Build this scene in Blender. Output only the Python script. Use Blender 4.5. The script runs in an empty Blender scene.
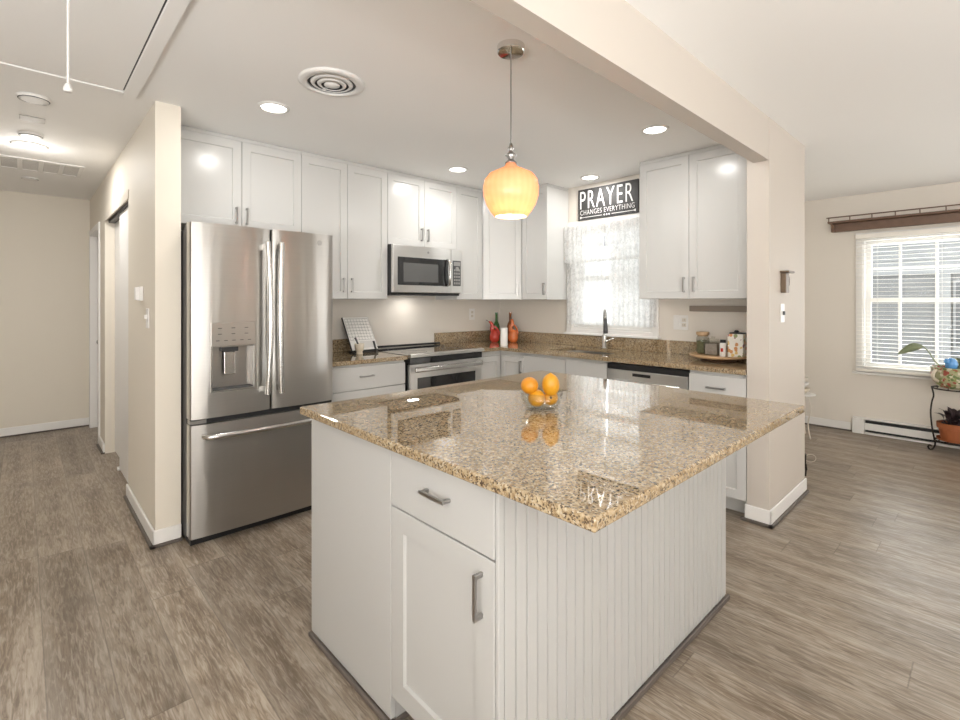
import bpy, bmesh, math, random
from mathutils import Vector, Matrix
PI = math.pi
random.seed(7)
scene = bpy.context.scene
COL = scene.collection

# ------------------------------------------------------------------ camera
cam_d = bpy.data.cameras.new('camera')
cam = bpy.data.objects.new('camera', cam_d); COL.objects.link(cam)
cam.location = (-3.8795, -3.8022, 1.3457)
cam.rotation_euler = (PI/2, 0, math.radians(46.7276) - PI/2)
cam_d.sensor_width = 36.0
cam_d.lens = 36.0 * 485.517 / 960.0
cam_d.shift_y = -(360 - 301.758) / 960.0
cam_d.clip_start = 0.02
scene.camera = cam

# ------------------------------------------------------------------ world, exposure, daylight, added fill
scene.view_settings.view_transform = 'Standard'
scene.view_settings.look = 'None'
scene.view_settings.gamma = 1.0
scene.view_settings.use_curve_mapping = False
scene.view_settings.exposure = 0.57
W = bpy.data.worlds.new('sky'); scene.world = W; W.use_nodes = True
wb = W.node_tree.nodes['Background']
wb.inputs[0].default_value = (.97, .985, 1.0, 1); wb.inputs[1].default_value = 2.0

def area(name, loc, rot, sx, sy, watts, color=(1, 1, 1), spread=PI):
    l = bpy.data.lights.new(name, 'AREA'); l.shape = 'RECTANGLE'; l.size = sx; l.size_y = sy
    l.energy = watts; l.color = color; l.spread = spread
    o = bpy.data.objects.new(name, l); COL.objects.link(o); o.location = loc; o.rotation_euler = rot
    return o
ZC = 2.4506
# south and west lamps: added upward fill behind the camera, before solid walls
area('fill_south', (-4.3, -6.9, 1.1), (PI/2+1.2, 0, 0), 3.6, 1.8, 150, (0.95, 0.975, 1.0))
area('fill_southeast', (1.55, -6.9, 1.1), (PI/2+1.2, 0, 0), 1.5, 1.8, 50, (0.95, 0.975, 1.0))
area('fill_west', (-6.2, -4.5, 1.1), (PI/2+1.25, 0, -PI/2), 2.4, 1.8, 155, (0.95, 0.975, 1.0))
area('daylight_sink', (.55, -1.40, 1.58), (PI/2, 0, PI/2), .9, 1.1, 4.5, (1.0, 1.0, 1.0))
area('daylight_dining', (2.70, -3.45, 1.35), (PI/2, 0, PI/2), 1.2, 1.4, 20, (0.95, 0.975, 1.0))

# ------------------------------------------------------------------ materials
def mat(name):
    m = bpy.data.materials.new(name); m.use_nodes = True
    nt = m.node_tree; b = nt.nodes['Principled BSDF']
    return m, nt, b
def N(nt, t, **kw):
    n = nt.nodes.new(t)
    for k, v in kw.items(): setattr(n, k, v)
    return n
def link(nt, a, b): nt.links.new(a, b)
def coords(nt, scale=(1, 1, 1), rot=(0, 0, 0)):
    tc = N(nt, 'ShaderNodeTexCoord'); mp = N(nt, 'ShaderNodeMapping')
    mp.inputs['Scale'].default_value = scale; mp.inputs['Rotation'].default_value = rot
    link(nt, tc.outputs['Object'], mp.inputs['Vector']); return mp.outputs[0]
def ramp(nt, fac, stops, interp='LINEAR'):
    r = N(nt, 'ShaderNodeValToRGB'); r.color_ramp.interpolation = interp
    while len(r.color_ramp.elements) < len(stops): r.color_ramp.elements.new(0.5)
    for e, (p, c) in zip(r.color_ramp.elements, stops): e.position = p; e.color = (*c, 1)
    link(nt, fac, r.inputs[0]); return r.outputs[0]
def noise(nt, vec, scale, detail=3, rough=.5, dist=0):
    n = N(nt, 'ShaderNodeTexNoise'); n.inputs['Scale'].default_value = scale
    n.inputs['Detail'].default_value = detail; n.inputs['Roughness'].default_value = rough
    n.inputs['Distortion'].default_value = dist
    if vec is not None: link(nt, vec, n.inputs['Vector'])
    return n.outputs[0]
def mixc(nt, fac, a, b, mode='MIX'):
    m = N(nt, 'ShaderNodeMix', data_type='RGBA', blend_type=mode)
    for s, v in ((m.inputs[0], fac), (m.inputs[6], a), (m.inputs[7], b)):
        if hasattr(v, 'is_linked'): link(nt, v, s)
        elif isinstance(v, (int, float)): s.default_value = v
        else: s.default_value = (*v, 1)
    return m.outputs[2]
def math_(nt, op, a, b=None):
    m = N(nt, 'ShaderNodeMath', operation=op)
    for s, v in ((m.inputs[0], a), (m.inputs[1], b)):
        if v is None: continue
        if hasattr(v, 'is_linked'): link(nt, v, s)
        else: s.default_value = v
    return m.outputs[0]
def bump(nt, b, h, strength=.1, dist=.002):
    n = N(nt, 'ShaderNodeBump'); n.inputs['Strength'].default_value = strength; n.inputs['Distance'].default_value = dist
    link(nt, h, n.inputs['Height']); link(nt, n.outputs[0], b.inputs['Normal'])
def simple(name, col, rough=.5, metal=0, var=.04, scale=6, spec=.5, coat=0):
    m, nt, b = mat(name)
    v = coords(nt)
    f = noise(nt, v, scale, 3)
    c = mixc(nt, f, tuple(x*(1-var) for x in col), tuple(min(1, x*(1+var)) for x in col))
    link(nt, c, b.inputs['Base Color'])
    b.inputs['Roughness'].default_value = rough; b.inputs['Metallic'].default_value = metal
    b.inputs['Specular IOR Level'].default_value = spec; b.inputs['Coat Weight'].default_value = coat
    return m
def paint(name, col, rough=.6):
    m, nt, b = mat(name); v = coords(nt)
    c = mixc(nt, noise(nt, v, 1.3, 2), tuple(x*.985 for x in col), col)
    link(nt, c, b.inputs['Base Color']); b.inputs['Roughness'].default_value = rough
    bump(nt, b, noise(nt, v, 260, 2), .06, .001); return m

M = {}
M['ceiling'] = paint('ceiling_paint', (.93, .915, .89), .75)
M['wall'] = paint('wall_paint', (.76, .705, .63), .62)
M['hallwall'] = paint('wall_paint_warm_lit', (.77, .71, .61), .6)  # wall beige made yellower, carrying the warm hall light in its colour
M['beam'] = paint('wall_paint_dimmed', (.59, .535, .475), .62)  # wall beige darkened so that beam and pillar look less lit
M['trim'] = simple('trim_paint', (.83, .81, .78), .32, var=.01)
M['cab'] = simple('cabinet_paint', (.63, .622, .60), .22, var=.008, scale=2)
M['island'] = simple('cabinet_paint_shaded', (.48, .474, .458), .24, var=.008, scale=2)  # cabinet white darkened to stand in for dimmer light at the island
M['cabin'] = simple('cabinet_inside', (.70, .68, .65), .5, var=.02)
M['shoe'] = simple('shoe_moulding', (.12, .10, .085), .5, var=.2, scale=20)
M['black'] = simple('black_plastic', (.015, .015, .016), .35, var=.1)
M['blackglass'] = simple('black_glass', (.008, .008, .009), .04, var=.05, coat=.5)
M['darkgrey'] = simple('dark_grey', (.08, .08, .082), .45, var=.1)
M['nickel'] = simple('brushed_nickel', (.42, .41, .40), .30, 1, var=.04, scale=40)
M['chrome'] = simple('chrome', (.78, .77, .75), .08, 1, var=.02)
M['white'] = simple('white_plastic', (.82, .80, .77), .35, var=.01)
M['grille'] = simple('grey_grille', (.50, .47, .43), .5, var=.03)
M['almond'] = simple('almond_plastic', (.70, .64, .55), .4, var=.02)
M['bronze'] = simple('bronze', (.16, .115, .08), .42, .6, var=.15, scale=30)
M['iron'] = simple('wrought_iron', (.035, .028, .024), .5, .5, var=.2, scale=30)
M['brownwood'] = simple('brown_wood', (.17, .10, .065), .45, var=.25, scale=18)
M['lemon'] = simple('citrus_yellow', (.60, .275, .012), .38, var=.10, scale=14)
M['orange'] = simple('citrus_orange', (.60, .235, .010), .38, var=.08, scale=14)
M['stem'] = simple('stem_spot', (.09, .06, .02), .7, var=.2)
M['red'] = simple('red_glaze', (.58, .055, .035), .12, var=.12, scale=9, coat=.4)
M['orangeglaze'] = simple('orange_glaze', (.76, .19, .05), .12, var=.15, scale=9, coat=.4)
M['greenbottle'] = simple('green_bottle', (.035, .12, .02), .08, var=.2, coat=.6)
M['amber'] = simple('amber_bottle', (.24, .075, .02), .08, var=.2, coat=.6)
M['paper'] = simple('white_paper', (.86, .84, .80), .6, var=.02, scale=25)
M['cream'] = simple('cream_ceramic', (.66, .58, .46), .35, var=.1, scale=20)
M['terracotta'] = simple('terracotta', (.38, .115, .04), .65, var=.12, scale=12)
M['soil'] = simple('soil', (.05, .035, .025), .9, var=.4, scale=40)
M['leaf'] = simple('leaf_green', (.30, .34, .20), .4, var=.2, scale=14)
M['darkleaf'] = simple('dark_leaf', (.05, .03, .035), .45, var=.4, scale=20)
M['blue'] = simple('blue_glaze', (.10, .32, .68), .15, var=.25, scale=25, coat=.5)
M['traywood'] = simple('tray_wood', (.55, .36, .20), .45, var=.2, scale=16)
M['darkwood'] = simple('dark_wood', (.11, .06, .035), .5, var=.25, scale=20)
M['strip'] = simple('grey_brown_strip', (.30, .25, .205), .4, var=.12, scale=12)
M['herbs'] = simple('dried_herbs', (.15, .16, .09), .9, var=.8, scale=110)
M['spice'] = simple('grey_spice', (.34, .29, .265), .9, var=.6, scale=110)
M['blind'] = simple('blind_slat', (.86, .82, .75), .4, var=.02)
M['siding'] = simple('grey_siding', (.30, .30, .30), .7, var=.06, scale=3)
M['whitesiding'] = simple('white_siding', (.42, .425, .43), .6, var=.03, scale=3)
M['shingle'] = simple('shingle', (.26, .26, .265), .9, var=.3, scale=25)
M['shutter'] = simple('shutter', (.16, .165, .175), .5, var=.1)
M['ground'] = simple('pale_ground', (.30, .295, .28), .9, var=.25, scale=4)
M['signblack'] = simple('charcoal_board', (.045, .043, .042), .6, var=.45, scale=30)
M['signwhite'] = simple('white_lettering', (.85, .84, .82), .6, var=.03, scale=40)

def m_floor():
    m, nt, b = mat('oak_plank_floor')
    tc = N(nt, 'ShaderNodeTexCoord'); sp = N(nt, 'ShaderNodeSeparateXYZ'); link(nt, tc.outputs['Object'], sp.inputs[0])
    x, y = sp.outputs[0], sp.outputs[1]
    pw, pl = .182, 1.5
    rx = math_(nt, 'DIVIDE', x, pw); row = math_(nt, 'FLOOR', rx); fx = math_(nt, 'FRACT', rx)
    wn = N(nt, 'ShaderNodeTexWhiteNoise', noise_dimensions='1D'); link(nt, row, wn.inputs['W'])
    ry = math_(nt, 'ADD', math_(nt, 'DIVIDE', y, pl), math_(nt, 'MULTIPLY', wn.outputs[0], 7.3))
    pk = math_(nt, 'FLOOR', ry); fy = math_(nt, 'FRACT', ry)
    cv = N(nt, 'ShaderNodeCombineXYZ'); link(nt, row, cv.inputs[0]); link(nt, pk, cv.inputs[1])
    w2 = N(nt, 'ShaderNodeTexWhiteNoise', noise_dimensions='3D'); link(nt, cv.outputs[0], w2.inputs['Vector'])
    pid = w2.outputs[0]
    off = N(nt, 'ShaderNodeVectorMath', operation='SCALE'); link(nt, w2.outputs[1], off.inputs[0]); off.inputs['Scale'].default_value = 40
    add = N(nt, 'ShaderNodeVectorMath', operation='ADD'); link(nt, tc.outputs['Object'], add.inputs[0]); link(nt, off.outputs[0], add.inputs[1])
    mp = N(nt, 'ShaderNodeMapping'); link(nt, add.outputs[0], mp.inputs[0]); mp.inputs['Scale'].default_value = (9, 1.1, 1)
    broad = noise(nt, mp.outputs[0], 1.0, 4, .55, .6)
    mp2 = N(nt, 'ShaderNodeMapping'); link(nt, add.outputs[0], mp2.inputs[0]); mp2.inputs['Scale'].default_value = (105, 11, 1)
    fine = noise(nt, mp2.outputs[0], 1.0, 3, .6, .8)
    mp3 = N(nt, 'ShaderNodeMapping'); link(nt, add.outputs[0], mp3.inputs[0]); mp3.inputs['Scale'].default_value = (4.2, .55, 1)
    wv = N(nt, 'ShaderNodeTexWave', wave_type='RINGS'); link(nt, mp3.outputs[0], wv.inputs['Vector'])
    wv.inputs['Scale'].default_value = 2.2; wv.inputs['Distortion'].default_value = 7; wv.inputs['Detail'].default_value = 3; wv.inputs['Detail Scale'].default_value = 1.2
    c = ramp(nt, broad, [(.22, (.165, .120, .080)), (.45, (.265, .207, .150)), (.62, (.33, .268, .205)), (.82, (.40, .338, .272))])
    c = mixc(nt, math_(nt, 'MULTIPLY', wv.outputs['Fac'], .34), c, (.150, .112, .082))
    c = mixc(nt, ramp(nt, fine, [(.48, (0, 0, 0)), (.66, (.50, .50, .50))]), c, (.50, .44, .37))
    c = mixc(nt, ramp(nt, fine, [(.30, (.60, .60, .60)), (.47, (0, 0, 0))]), c, (.105, .076, .050))
    mp4 = N(nt, 'ShaderNodeMapping'); link(nt, add.outputs[0], mp4.inputs[0]); mp4.inputs['Scale'].default_value = (5.5, 1.7, 1)
    kn = noise(nt, mp4.outputs[0], 1.0, 5, .62, 1.6)
    c = mixc(nt, ramp(nt, kn, [(.55, (0, 0, 0)), (.72, (.62, .62, .62))]), c, (.115, .086, .062))
    ctr = math_(nt, 'ABSOLUTE', math_(nt, 'ADD', math_(nt, 'SUBTRACT', fx, .5), math_(nt, 'MULTIPLY', math_(nt, 'SUBTRACT', broad, .5), .9)))
    band = ramp(nt, ctr, [(.02, (.42, .42, .42)), (.30, (0, 0, 0))])
    c = mixc(nt, math_(nt, 'MULTIPLY', band, ramp(nt, fine, [(.35, (1, 1, 1)), (.62, (.25, .25, .25))])), c, (.125, .090, .060))
    c = mixc(nt, ramp(nt, ctr, [(.34, (0, 0, 0)), (.52, (.30, .30, .30))]), c, (.44, .38, .31))
    hs = N(nt, 'ShaderNodeHueSaturation'); link(nt, c, hs.inputs['Color'])
    mr = N(nt, 'ShaderNodeMapRange'); link(nt, pid, mr.inputs[0]); mr.inputs[3].default_value = .87; mr.inputs[4].default_value = 1.13
    link(nt, mr.outputs[0], hs.inputs['Value']); hs.inputs['Saturation'].default_value = 1.0
    ex = math_(nt, 'LESS_THAN', math_(nt, 'MINIMUM', fx, math_(nt, 'SUBTRACT', 1, fx)), .011)
    ey = math_(nt, 'LESS_THAN', math_(nt, 'MINIMUM', fy, math_(nt, 'SUBTRACT', 1, fy)), .0016)
    seam = math_(nt, 'MAXIMUM', ex, ey)
    c = mixc(nt, math_(nt, 'MULTIPLY', seam, .38), hs.outputs[0], (.07, .05, .035))
    link(nt, c, b.inputs['Base Color'])
    b.inputs['Roughness'].default_value = .34; b.inputs['Specular IOR Level'].default_value = .4
    bump(nt, b, math_(nt, 'SUBTRACT', fine, seam), .12, .001)
    return m
M['floor'] = m_floor()

def m_granite():
    m, nt, b = mat('granite'); v = coords(nt)
    def vor(s):
        n = N(nt, 'ShaderNodeTexVoronoi'); n.inputs['Scale'].default_value = s; link(nt, v, n.inputs['Vector']); return n
    big = noise(nt, v, 9, 4, .6, .7)
    mid = noise(nt, v, 70, 4, .65, .4)
    c = ramp(nt, mid, [(.28, (.14, .085, .042)), (.43, (.32, .23, .13)), (.58, (.475, .375, .24)), (.74, (.63, .54, .39))])
    c = mixc(nt, ramp(nt, big, [(.35, (0, 0, 0)), (.7, (.55, .55, .55))]), c, (.29, .19, .09))
    cell = vor(230); sep = N(nt, 'ShaderNodeSeparateColor'); link(nt, cell.outputs['Color'], sep.inputs[0])
    c = mixc(nt, math_(nt, 'MULTIPLY', math_(nt, 'GREATER_THAN', sep.outputs[0], .90), .6), c, (.52, .46, .36))
    spk = math_(nt, 'MULTIPLY', math_(nt, 'GREATER_THAN', noise(nt, v, 120, 3, .6), .59), .85)
    c = mixc(nt, spk, c, (.045, .03, .022))
    c = mixc(nt, math_(nt, 'MULTIPLY', math_(nt, 'LESS_THAN', sep.outputs[1], .10), .8), c, (.07, .045, .03))
    link(nt, c, b.inputs['Base Color'])
    b.inputs['Roughness'].default_value = .015; b.inputs['IOR'].default_value = 1.55
    b.inputs['Coat Weight'].default_value = .45; b.inputs['Coat Roughness'].default_value = .005; b.inputs['Coat IOR'].default_value = 1.6
    return m
M['granite'] = m_granite()

def m_steel(name, col=(.50, .485, .46), rough=.30, wavy=1.0):
    """brushed sheet steel: fine horizontal brushing spreads reflections vertically, slight sheet waviness across"""
    m, nt, b = mat(name); v = coords(nt, (2, 2, 260)); v2 = coords(nt, (7, 7, .55))
    f = noise(nt, v, 1.0, 3, .6); wv = noise(nt, v2, 1.0, 2, .5, .3)
    link(nt, mixc(nt, f, tuple(x*.94 for x in col), tuple(x*1.05 for x in col)), b.inputs['Base Color'])
    b.inputs['Metallic'].default_value = 1; b.inputs['Roughness'].default_value = rough
    b.inputs['Anisotropic'].default_value = .85; b.inputs['Anisotropic Rotation'].default_value = .25
    tg = N(nt, 'ShaderNodeTangent', direction_type='RADIAL', axis='Z'); link(nt, tg.outputs[0], b.inputs['Tangent'])
    n1 = N(nt, 'ShaderNodeBump'); n1.inputs['Strength'].default_value = .35*wavy; n1.inputs['Distance'].default_value = .012; link(nt, wv, n1.inputs['Height'])
    n2 = N(nt, 'ShaderNodeBump'); n2.inputs['Strength'].default_value = .06; n2.inputs['Distance'].default_value = .0006; link(nt, f, n2.inputs['Height'])
    link(nt, n1.outputs[0], n2.inputs['Normal']); link(nt, n2.outputs[0], b.inputs['Normal']); return m
M['steel'] = m_steel('stainless_steel')
M['steelbright'] = m_steel('bright_stainless', (.68, .67, .65), .30, .3)
M['steelsmooth'] = m_steel('polished_steel', (.62, .61, .59), .2, 0)
M['steelside'] = simple('grey_side_panel', (.035, .035, .036), .45, .3, var=.05)

def m_glass(name, col=(1, 1, 1), rough=0.0, mixv=.85):
    m, nt, b = mat(name)
    out = nt.nodes['Material Output']
    tr = N(nt, 'ShaderNodeBsdfTransparent'); tr.inputs[0].default_value = (*col, 1)
    gl = N(nt, 'ShaderNodeBsdfGlossy'); gl.inputs['Roughness'].default_value = .02
    fr = N(nt, 'ShaderNodeFresnel'); g_ = N(nt, 'ShaderNodeNewGeometry'); link(nt, math_(nt, 'ADD', math_(nt, 'MULTIPLY', g_.outputs['Backfacing'], -.8333), 1.5), fr.inputs[0])
    mx = N(nt, 'ShaderNodeMixShader'); link(nt, fr.outputs[0], mx.inputs[0]); link(nt, tr.outputs[0], mx.inputs[1]); link(nt, gl.outputs[0], mx.inputs[2])
    link(nt, mx.outputs[0], out.inputs[0]); return m
M['pane'] = m_glass('window_glass', (.94, .96, .96))
M['jarglass'] = m_glass('jar_glass', (.93, .93, .91))
def m_realglass():
    m, nt, b = mat('clear_glass'); b.inputs['Transmission Weight'].default_value = 1; b.inputs['Roughness'].default_value = 0
    b.inputs['IOR'].default_value = 1.45; b.inputs['Base Color'].default_value = (1, 1, 1, 1); return m
M['glass'] = m_realglass()

def emis(name, col, s):
    m, nt, b = mat(name); b.inputs['Base Color'].default_value = (*col, 1)
    b.inputs['Emission Color'].default_value = (*col, 1); b.inputs['Emission Strength'].default_value = s; return m
M['lens'] = emis('lamp_lens', (1, .97, .92), 6)
def m_shade():
    m, nt, b = mat('amber_shade_glass'); v = coords(nt)
    tc = N(nt, 'ShaderNodeTexCoord'); sp = N(nt, 'ShaderNodeSeparateXYZ'); link(nt, tc.outputs['Object'], sp.inputs[0])
    at = math_(nt, 'ARCTAN2', sp.outputs[1], sp.outputs[0])
    ribs = math_(nt, 'SINE', math_(nt, 'MULTIPLY', at, 26))
    f = noise(nt, v, 14, 2)
    fac = math_(nt, 'ADD', math_(nt, 'MULTIPLY', ribs, .10), f)
    c = ramp(nt, fac, [(.2, (.83, .50, .28)), (.8, (.90, .58, .35))])
    out = nt.nodes['Material Output']
    b.inputs['Roughness'].default_value = .2; link(nt, c, b.inputs['Base Color'])
    tl = N(nt, 'ShaderNodeBsdfTranslucent'); link(nt, c, tl.inputs[0])
    mx = N(nt, 'ShaderNodeMixShader'); mx.inputs[0].default_value = .35
    link(nt, b.outputs[0], mx.inputs[1]); link(nt, tl.outputs[0], mx.inputs[2]); link(nt, mx.outputs[0], out.inputs[0])
    return m
M['shade'] = m_shade()
M['bulb'] = emis('lamp_bulb', (1, .80, .52), 5)

def m_lace():
    m, nt, b = mat('lace_cloth'); out = nt.nodes['Material Output']; v = coords(nt)
    f = noise(nt, v, 24, 3, .6, 1.2)
    vo = N(nt, 'ShaderNodeTexVoronoi'); vo.inputs['Scale'].default_value = 130; link(nt, v, vo.inputs['Vector'])
    hole = math_(nt, 'GREATER_THAN', vo.outputs[0], .52)
    df = N(nt, 'ShaderNodeBsdfDiffuse'); df.inputs[0].default_value = (.86, .86, .85, 1)
    tl = N(nt, 'ShaderNodeBsdfTranslucent'); tl.inputs[0].default_value = (.86, .86, .85, 1)
    mx = N(nt, 'ShaderNodeMixShader'); mx.inputs[0].default_value = .62; link(nt, df.outputs[0], mx.inputs[1]); link(nt, tl.outputs[0], mx.inputs[2])
    tr = N(nt, 'ShaderNodeBsdfTransparent')
    dens = ramp(nt, f, [(.36, (.20, .20, .20)), (.56, (.015, .015, .015))])
    fac = math_(nt, 'MINIMUM', math_(nt, 'ADD', math_(nt, 'MULTIPLY', hole, .10), dens), 1)
    m2 = N(nt, 'ShaderNodeMixShader'); link(nt, fac, m2.inputs[0]); link(nt, mx.outputs[0], m2.inputs[1]); link(nt, tr.outputs[0], m2.inputs[2])
    link(nt, m2.outputs[0], out.inputs[0]); return m
M['lace'] = m_lace()

def m_spots(name, base, cols, scale, thr=.5):
    m, nt, b = mat(name); v = coords(nt)
    vo = N(nt, 'ShaderNodeTexVoronoi'); vo.inputs['Scale'].default_value = scale; link(nt, v, vo.inputs['Vector'])
    sp = N(nt, 'ShaderNodeSeparateColor'); link(nt, vo.outputs['Color'], sp.inputs[0])
    c = ramp(nt, sp.outputs[0], [(i/len(cols), k) for i, k in enumerate(cols)], 'CONSTANT')
    msk = math_(nt, 'MULTIPLY', math_(nt, 'LESS_THAN', vo.outputs[0], thr), math_(nt, 'GREATER_THAN', sp.outputs[1], .25))
    link(nt, mixc(nt, msk, base, c), b.inputs['Base Color']); b.inputs['Roughness'].default_value = .35; return m
M['floral'] = m_spots('floral_tin', (.80, .77, .70), [(.62, .30, .12), (.30, .12, .16), (.70, .50, .18), (.28, .32, .14)], 38, .5)
M['floralpot'] = m_spots('floral_glaze', (.44, .43, .25), [(.16, .22, .08), (.42, .10, .07), (.30, .34, .12), (.70, .66, .52)], 44, .62)

# ------------------------------------------------------------------ mesh helpers
def B(): return bmesh.new()
def box(bm, x0, x1, y0, y1, z0, z1):
    if x0 > x1: x0, x1 = x1, x0
    if y0 > y1: y0, y1 = y1, y0
    if z0 > z1: z0, z1 = z1, z0
    v = [bm.verts.new(p) for p in ((x0,y0,z0),(x1,y0,z0),(x1,y1,z0),(x0,y1,z0),(x0,y0,z1),(x1,y0,z1),(x1,y1,z1),(x0,y1,z1))]
    for f in ((3,2,1,0),(4,5,6,7),(0,1,5,4),(1,2,6,5),(2,3,7,6),(3,0,4,7)): bm.faces.new([v[i] for i in f])
    return bm
def bx(*a): return box(B(), *a)
def prism(bm, pts, z0, z1, M4=None):
    """polygon pts (x,y) extruded z0..z1"""
    a = [bm.verts.new((p[0], p[1], z0)) for p in pts]; b = [bm.verts.new((p[0], p[1], z1)) for p in pts]
    n = len(pts); new = a + b
    bm.faces.new(list(reversed(a))); bm.faces.new(b)
    for i in range(n): bm.faces.new((a[i], a[(i+1) % n], b[(i+1) % n], b[i]))
    if M4 is not None: bmesh.ops.transform(bm, matrix=M4, verts=new)
    bmesh.ops.recalc_face_normals(bm, faces=bm.faces[:])
    return bm
def lathe(bm, prof, n=24, c=(0, 0, 0), M4=None, close=False):
    rings = []; new = []
    for r, z in prof:
        if r < 1e-6: ring = [bm.verts.new((c[0], c[1], c[2]+z))]
        else: ring = [bm.verts.new((c[0]+r*math.cos(2*PI*i/n), c[1]+r*math.sin(2*PI*i/n), c[2]+z)) for i in range(n)]
        rings.append(ring); new += ring
    if close: rings.append(rings[0])
    for a, b in zip(rings, rings[1:]):
        for i in range(n):
            j = (i+1) % n
            if len(a) == 1 and len(b) == 1: break
            if len(a) == 1: bm.faces.new((a[0], b[j], b[i]))
            elif len(b) == 1: bm.faces.new((a[i], a[j], b[0]))
            else: bm.faces.new((a[i], a[j], b[j], b[i]))
    if M4 is not None: bmesh.ops.transform(bm, matrix=M4, verts=new)
    bmesh.ops.recalc_face_normals(bm, faces=bm.faces[:])
    return bm
def tube(bm, pts, r, n=8, cap=True):
    pts = [Vector(p) for p in pts]; m = len(pts)
    rr = r if isinstance(r, (list, tuple)) else [r]*m
    rings = []; up = None
    for i, p in enumerate(pts):
        t = (pts[min(i+1, m-1)] - pts[max(i-1, 0)]).normalized()
        if up is None:
            up = Vector((0, 0, 1)) if abs(t.z) < .9 else Vector((1, 0, 0))
        s = t.cross(up).normalized(); up = s.cross(t).normalized()
        rings.append([bm.verts.new(p + (s*math.cos(2*PI*k/n) + up*math.sin(2*PI*k/n))*rr[i]) for k in range(n)])
    for a, b in zip(rings, rings[1:]):
        for k in range(n): bm.faces.new((a[k], a[(k+1) % n], b[(k+1) % n], b[k]))
    if cap: bm.faces.new(list(reversed(rings[0]))); bm.faces.new(rings[-1])
    bmesh.ops.recalc_face_normals(bm, faces=bm.faces[:])
    return bm
def arc(c, r, a0, a1, n, ax=('x', 'z')):
    out = []
    for i in range(n+1):
        a = a0 + (a1-a0)*i/n; p = list(c); k = {'x': 0, 'y': 1, 'z': 2}
        p[k[ax[0]]] += r*math.cos(a); p[k[ax[1]]] += r*math.sin(a); out.append(tuple(p))
    return out
def smoothpts(pts, k=6):
    """Catmull-Rom through pts"""
    P = [Vector(p) for p in pts]; P = [P[0]*2-P[1]] + P + [P[-1]*2-P[-2]]; out = []
    for i in range(1, len(P)-2):
        for j in range(k):
            t = j/k; a, b, c, d = P[i-1], P[i], P[i+1], P[i+2]
            out.append(.5*((2*b)+(c-a)*t+(2*a-5*b+4*c-d)*t*t+(3*b-a-3*c+d)*t**3))
    out.append(P[-2]); return out

def obj(name, bm, m, parent=None, bevel=0, smooth=False, world=False, seg=2):
    if world and parent is not None:
        p = parent
        while p.parent: p = p.parent
        bmesh.ops.transform(bm, matrix=(Matrix.Translation(p.location) @ Matrix.Rotation(p.rotation_euler.z, 4, 'Z')).inverted(), verts=bm.verts[:])
    me = bpy.data.meshes.new(name); bm.to_mesh(me); bm.free()
    if isinstance(m, str): m = M[m]
    me.materials.append(m)
    if smooth:
        for p in me.polygons: p.use_smooth = True
    o = bpy.data.objects.new(name, me); COL.objects.link(o)
    if parent is not None: o.parent = parent
    if bevel:
        md = o.modifiers.new('bevel', 'BEVEL'); md.width = bevel; md.segments = seg; md.limit_method = 'ANGLE'; md.angle_limit = math.radians(40)
    return o
def tag(o, label, cat, group=None, kind=None):
    o['label'] = label; o['category'] = cat
    if group: o['group'] = group
    if kind: o['kind'] = kind
    return o
def thing(name, label, cat, loc=(0, 0, 0), rz=0, group=None):
    o = bpy.data.objects.new(name, None); COL.objects.link(o); o.location = loc; o.rotation_euler = (0, 0, rz)
    o.empty_display_size = .1
    return tag(o, label, cat, group)
def struct(name, bm, m, parent=None, label=None, cat=None, **k):
    o = obj(name, bm, m, parent, **k)
    if parent is None:
        o['kind'] = 'structure'
        if label: o['label'] = label
        if cat: o['category'] = cat
    return o
def loose(name, bm, m, label, cat, loc, group=None, **k):
    """one-mesh thing whose mesh is given in world coordinates, origin put at loc"""
    bmesh.ops.transform(bm, matrix=Matrix.Translation(-Vector(loc)), verts=bm.verts[:])
    o = obj(name, bm, m, **k); o.location = loc
    return tag(o, label, cat, group)
def copy_tree(o, parent=None):
    c = o.copy(); COL.objects.link(c)
    if parent is not None: c.parent = parent
    for ch in list(o.children): copy_tree(ch, c)
    return c

# ================================================================== THE SETTING
X0, Y0, X1, Y1 = -6.5, -7.2, 2.4, 2.95
struct('floor', bx(X0, X1+.16, Y0, Y1+.12, -.12, 0), 'floor', label='grey-brown oak plank floor through kitchen, hall and dining room', cat='floor')
struct('ceiling', bx(X0, X1+.16, Y0, Y1+.12, ZC, ZC+.12), 'ceiling', label='flat warm white ceiling', cat='ceiling')
struct('wall_back', bx(-3.227, 0, 0, .12, 0, ZC), 'wall', label='beige kitchen wall behind the range', cat='wall')
# kitchen window wall with hole
KY0, KY1, KZ0, KZ1 = -.985, -1.815, 1.085, 2.05
b = B()
box(b, 0, .16, 3.0, KY0, 0, ZC); box(b, 0, .16, KY1, -2.75, 0, ZC)
box(b, 0, .16, KY0, KY1, 0, KZ0); box(b, 0, .16, KY0, KY1, KZ1, ZC)
struct('wall_right', b, 'wall', label='beige kitchen wall with the sink window', cat='wall')
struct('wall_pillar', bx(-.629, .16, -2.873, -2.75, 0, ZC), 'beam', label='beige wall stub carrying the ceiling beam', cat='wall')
struct('wall_header', bx(X0, -.629, -2.871, -2.787, 2.194, ZC), 'beam', label='beige dropped ceiling beam between kitchen and dining room', cat='beam')
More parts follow.
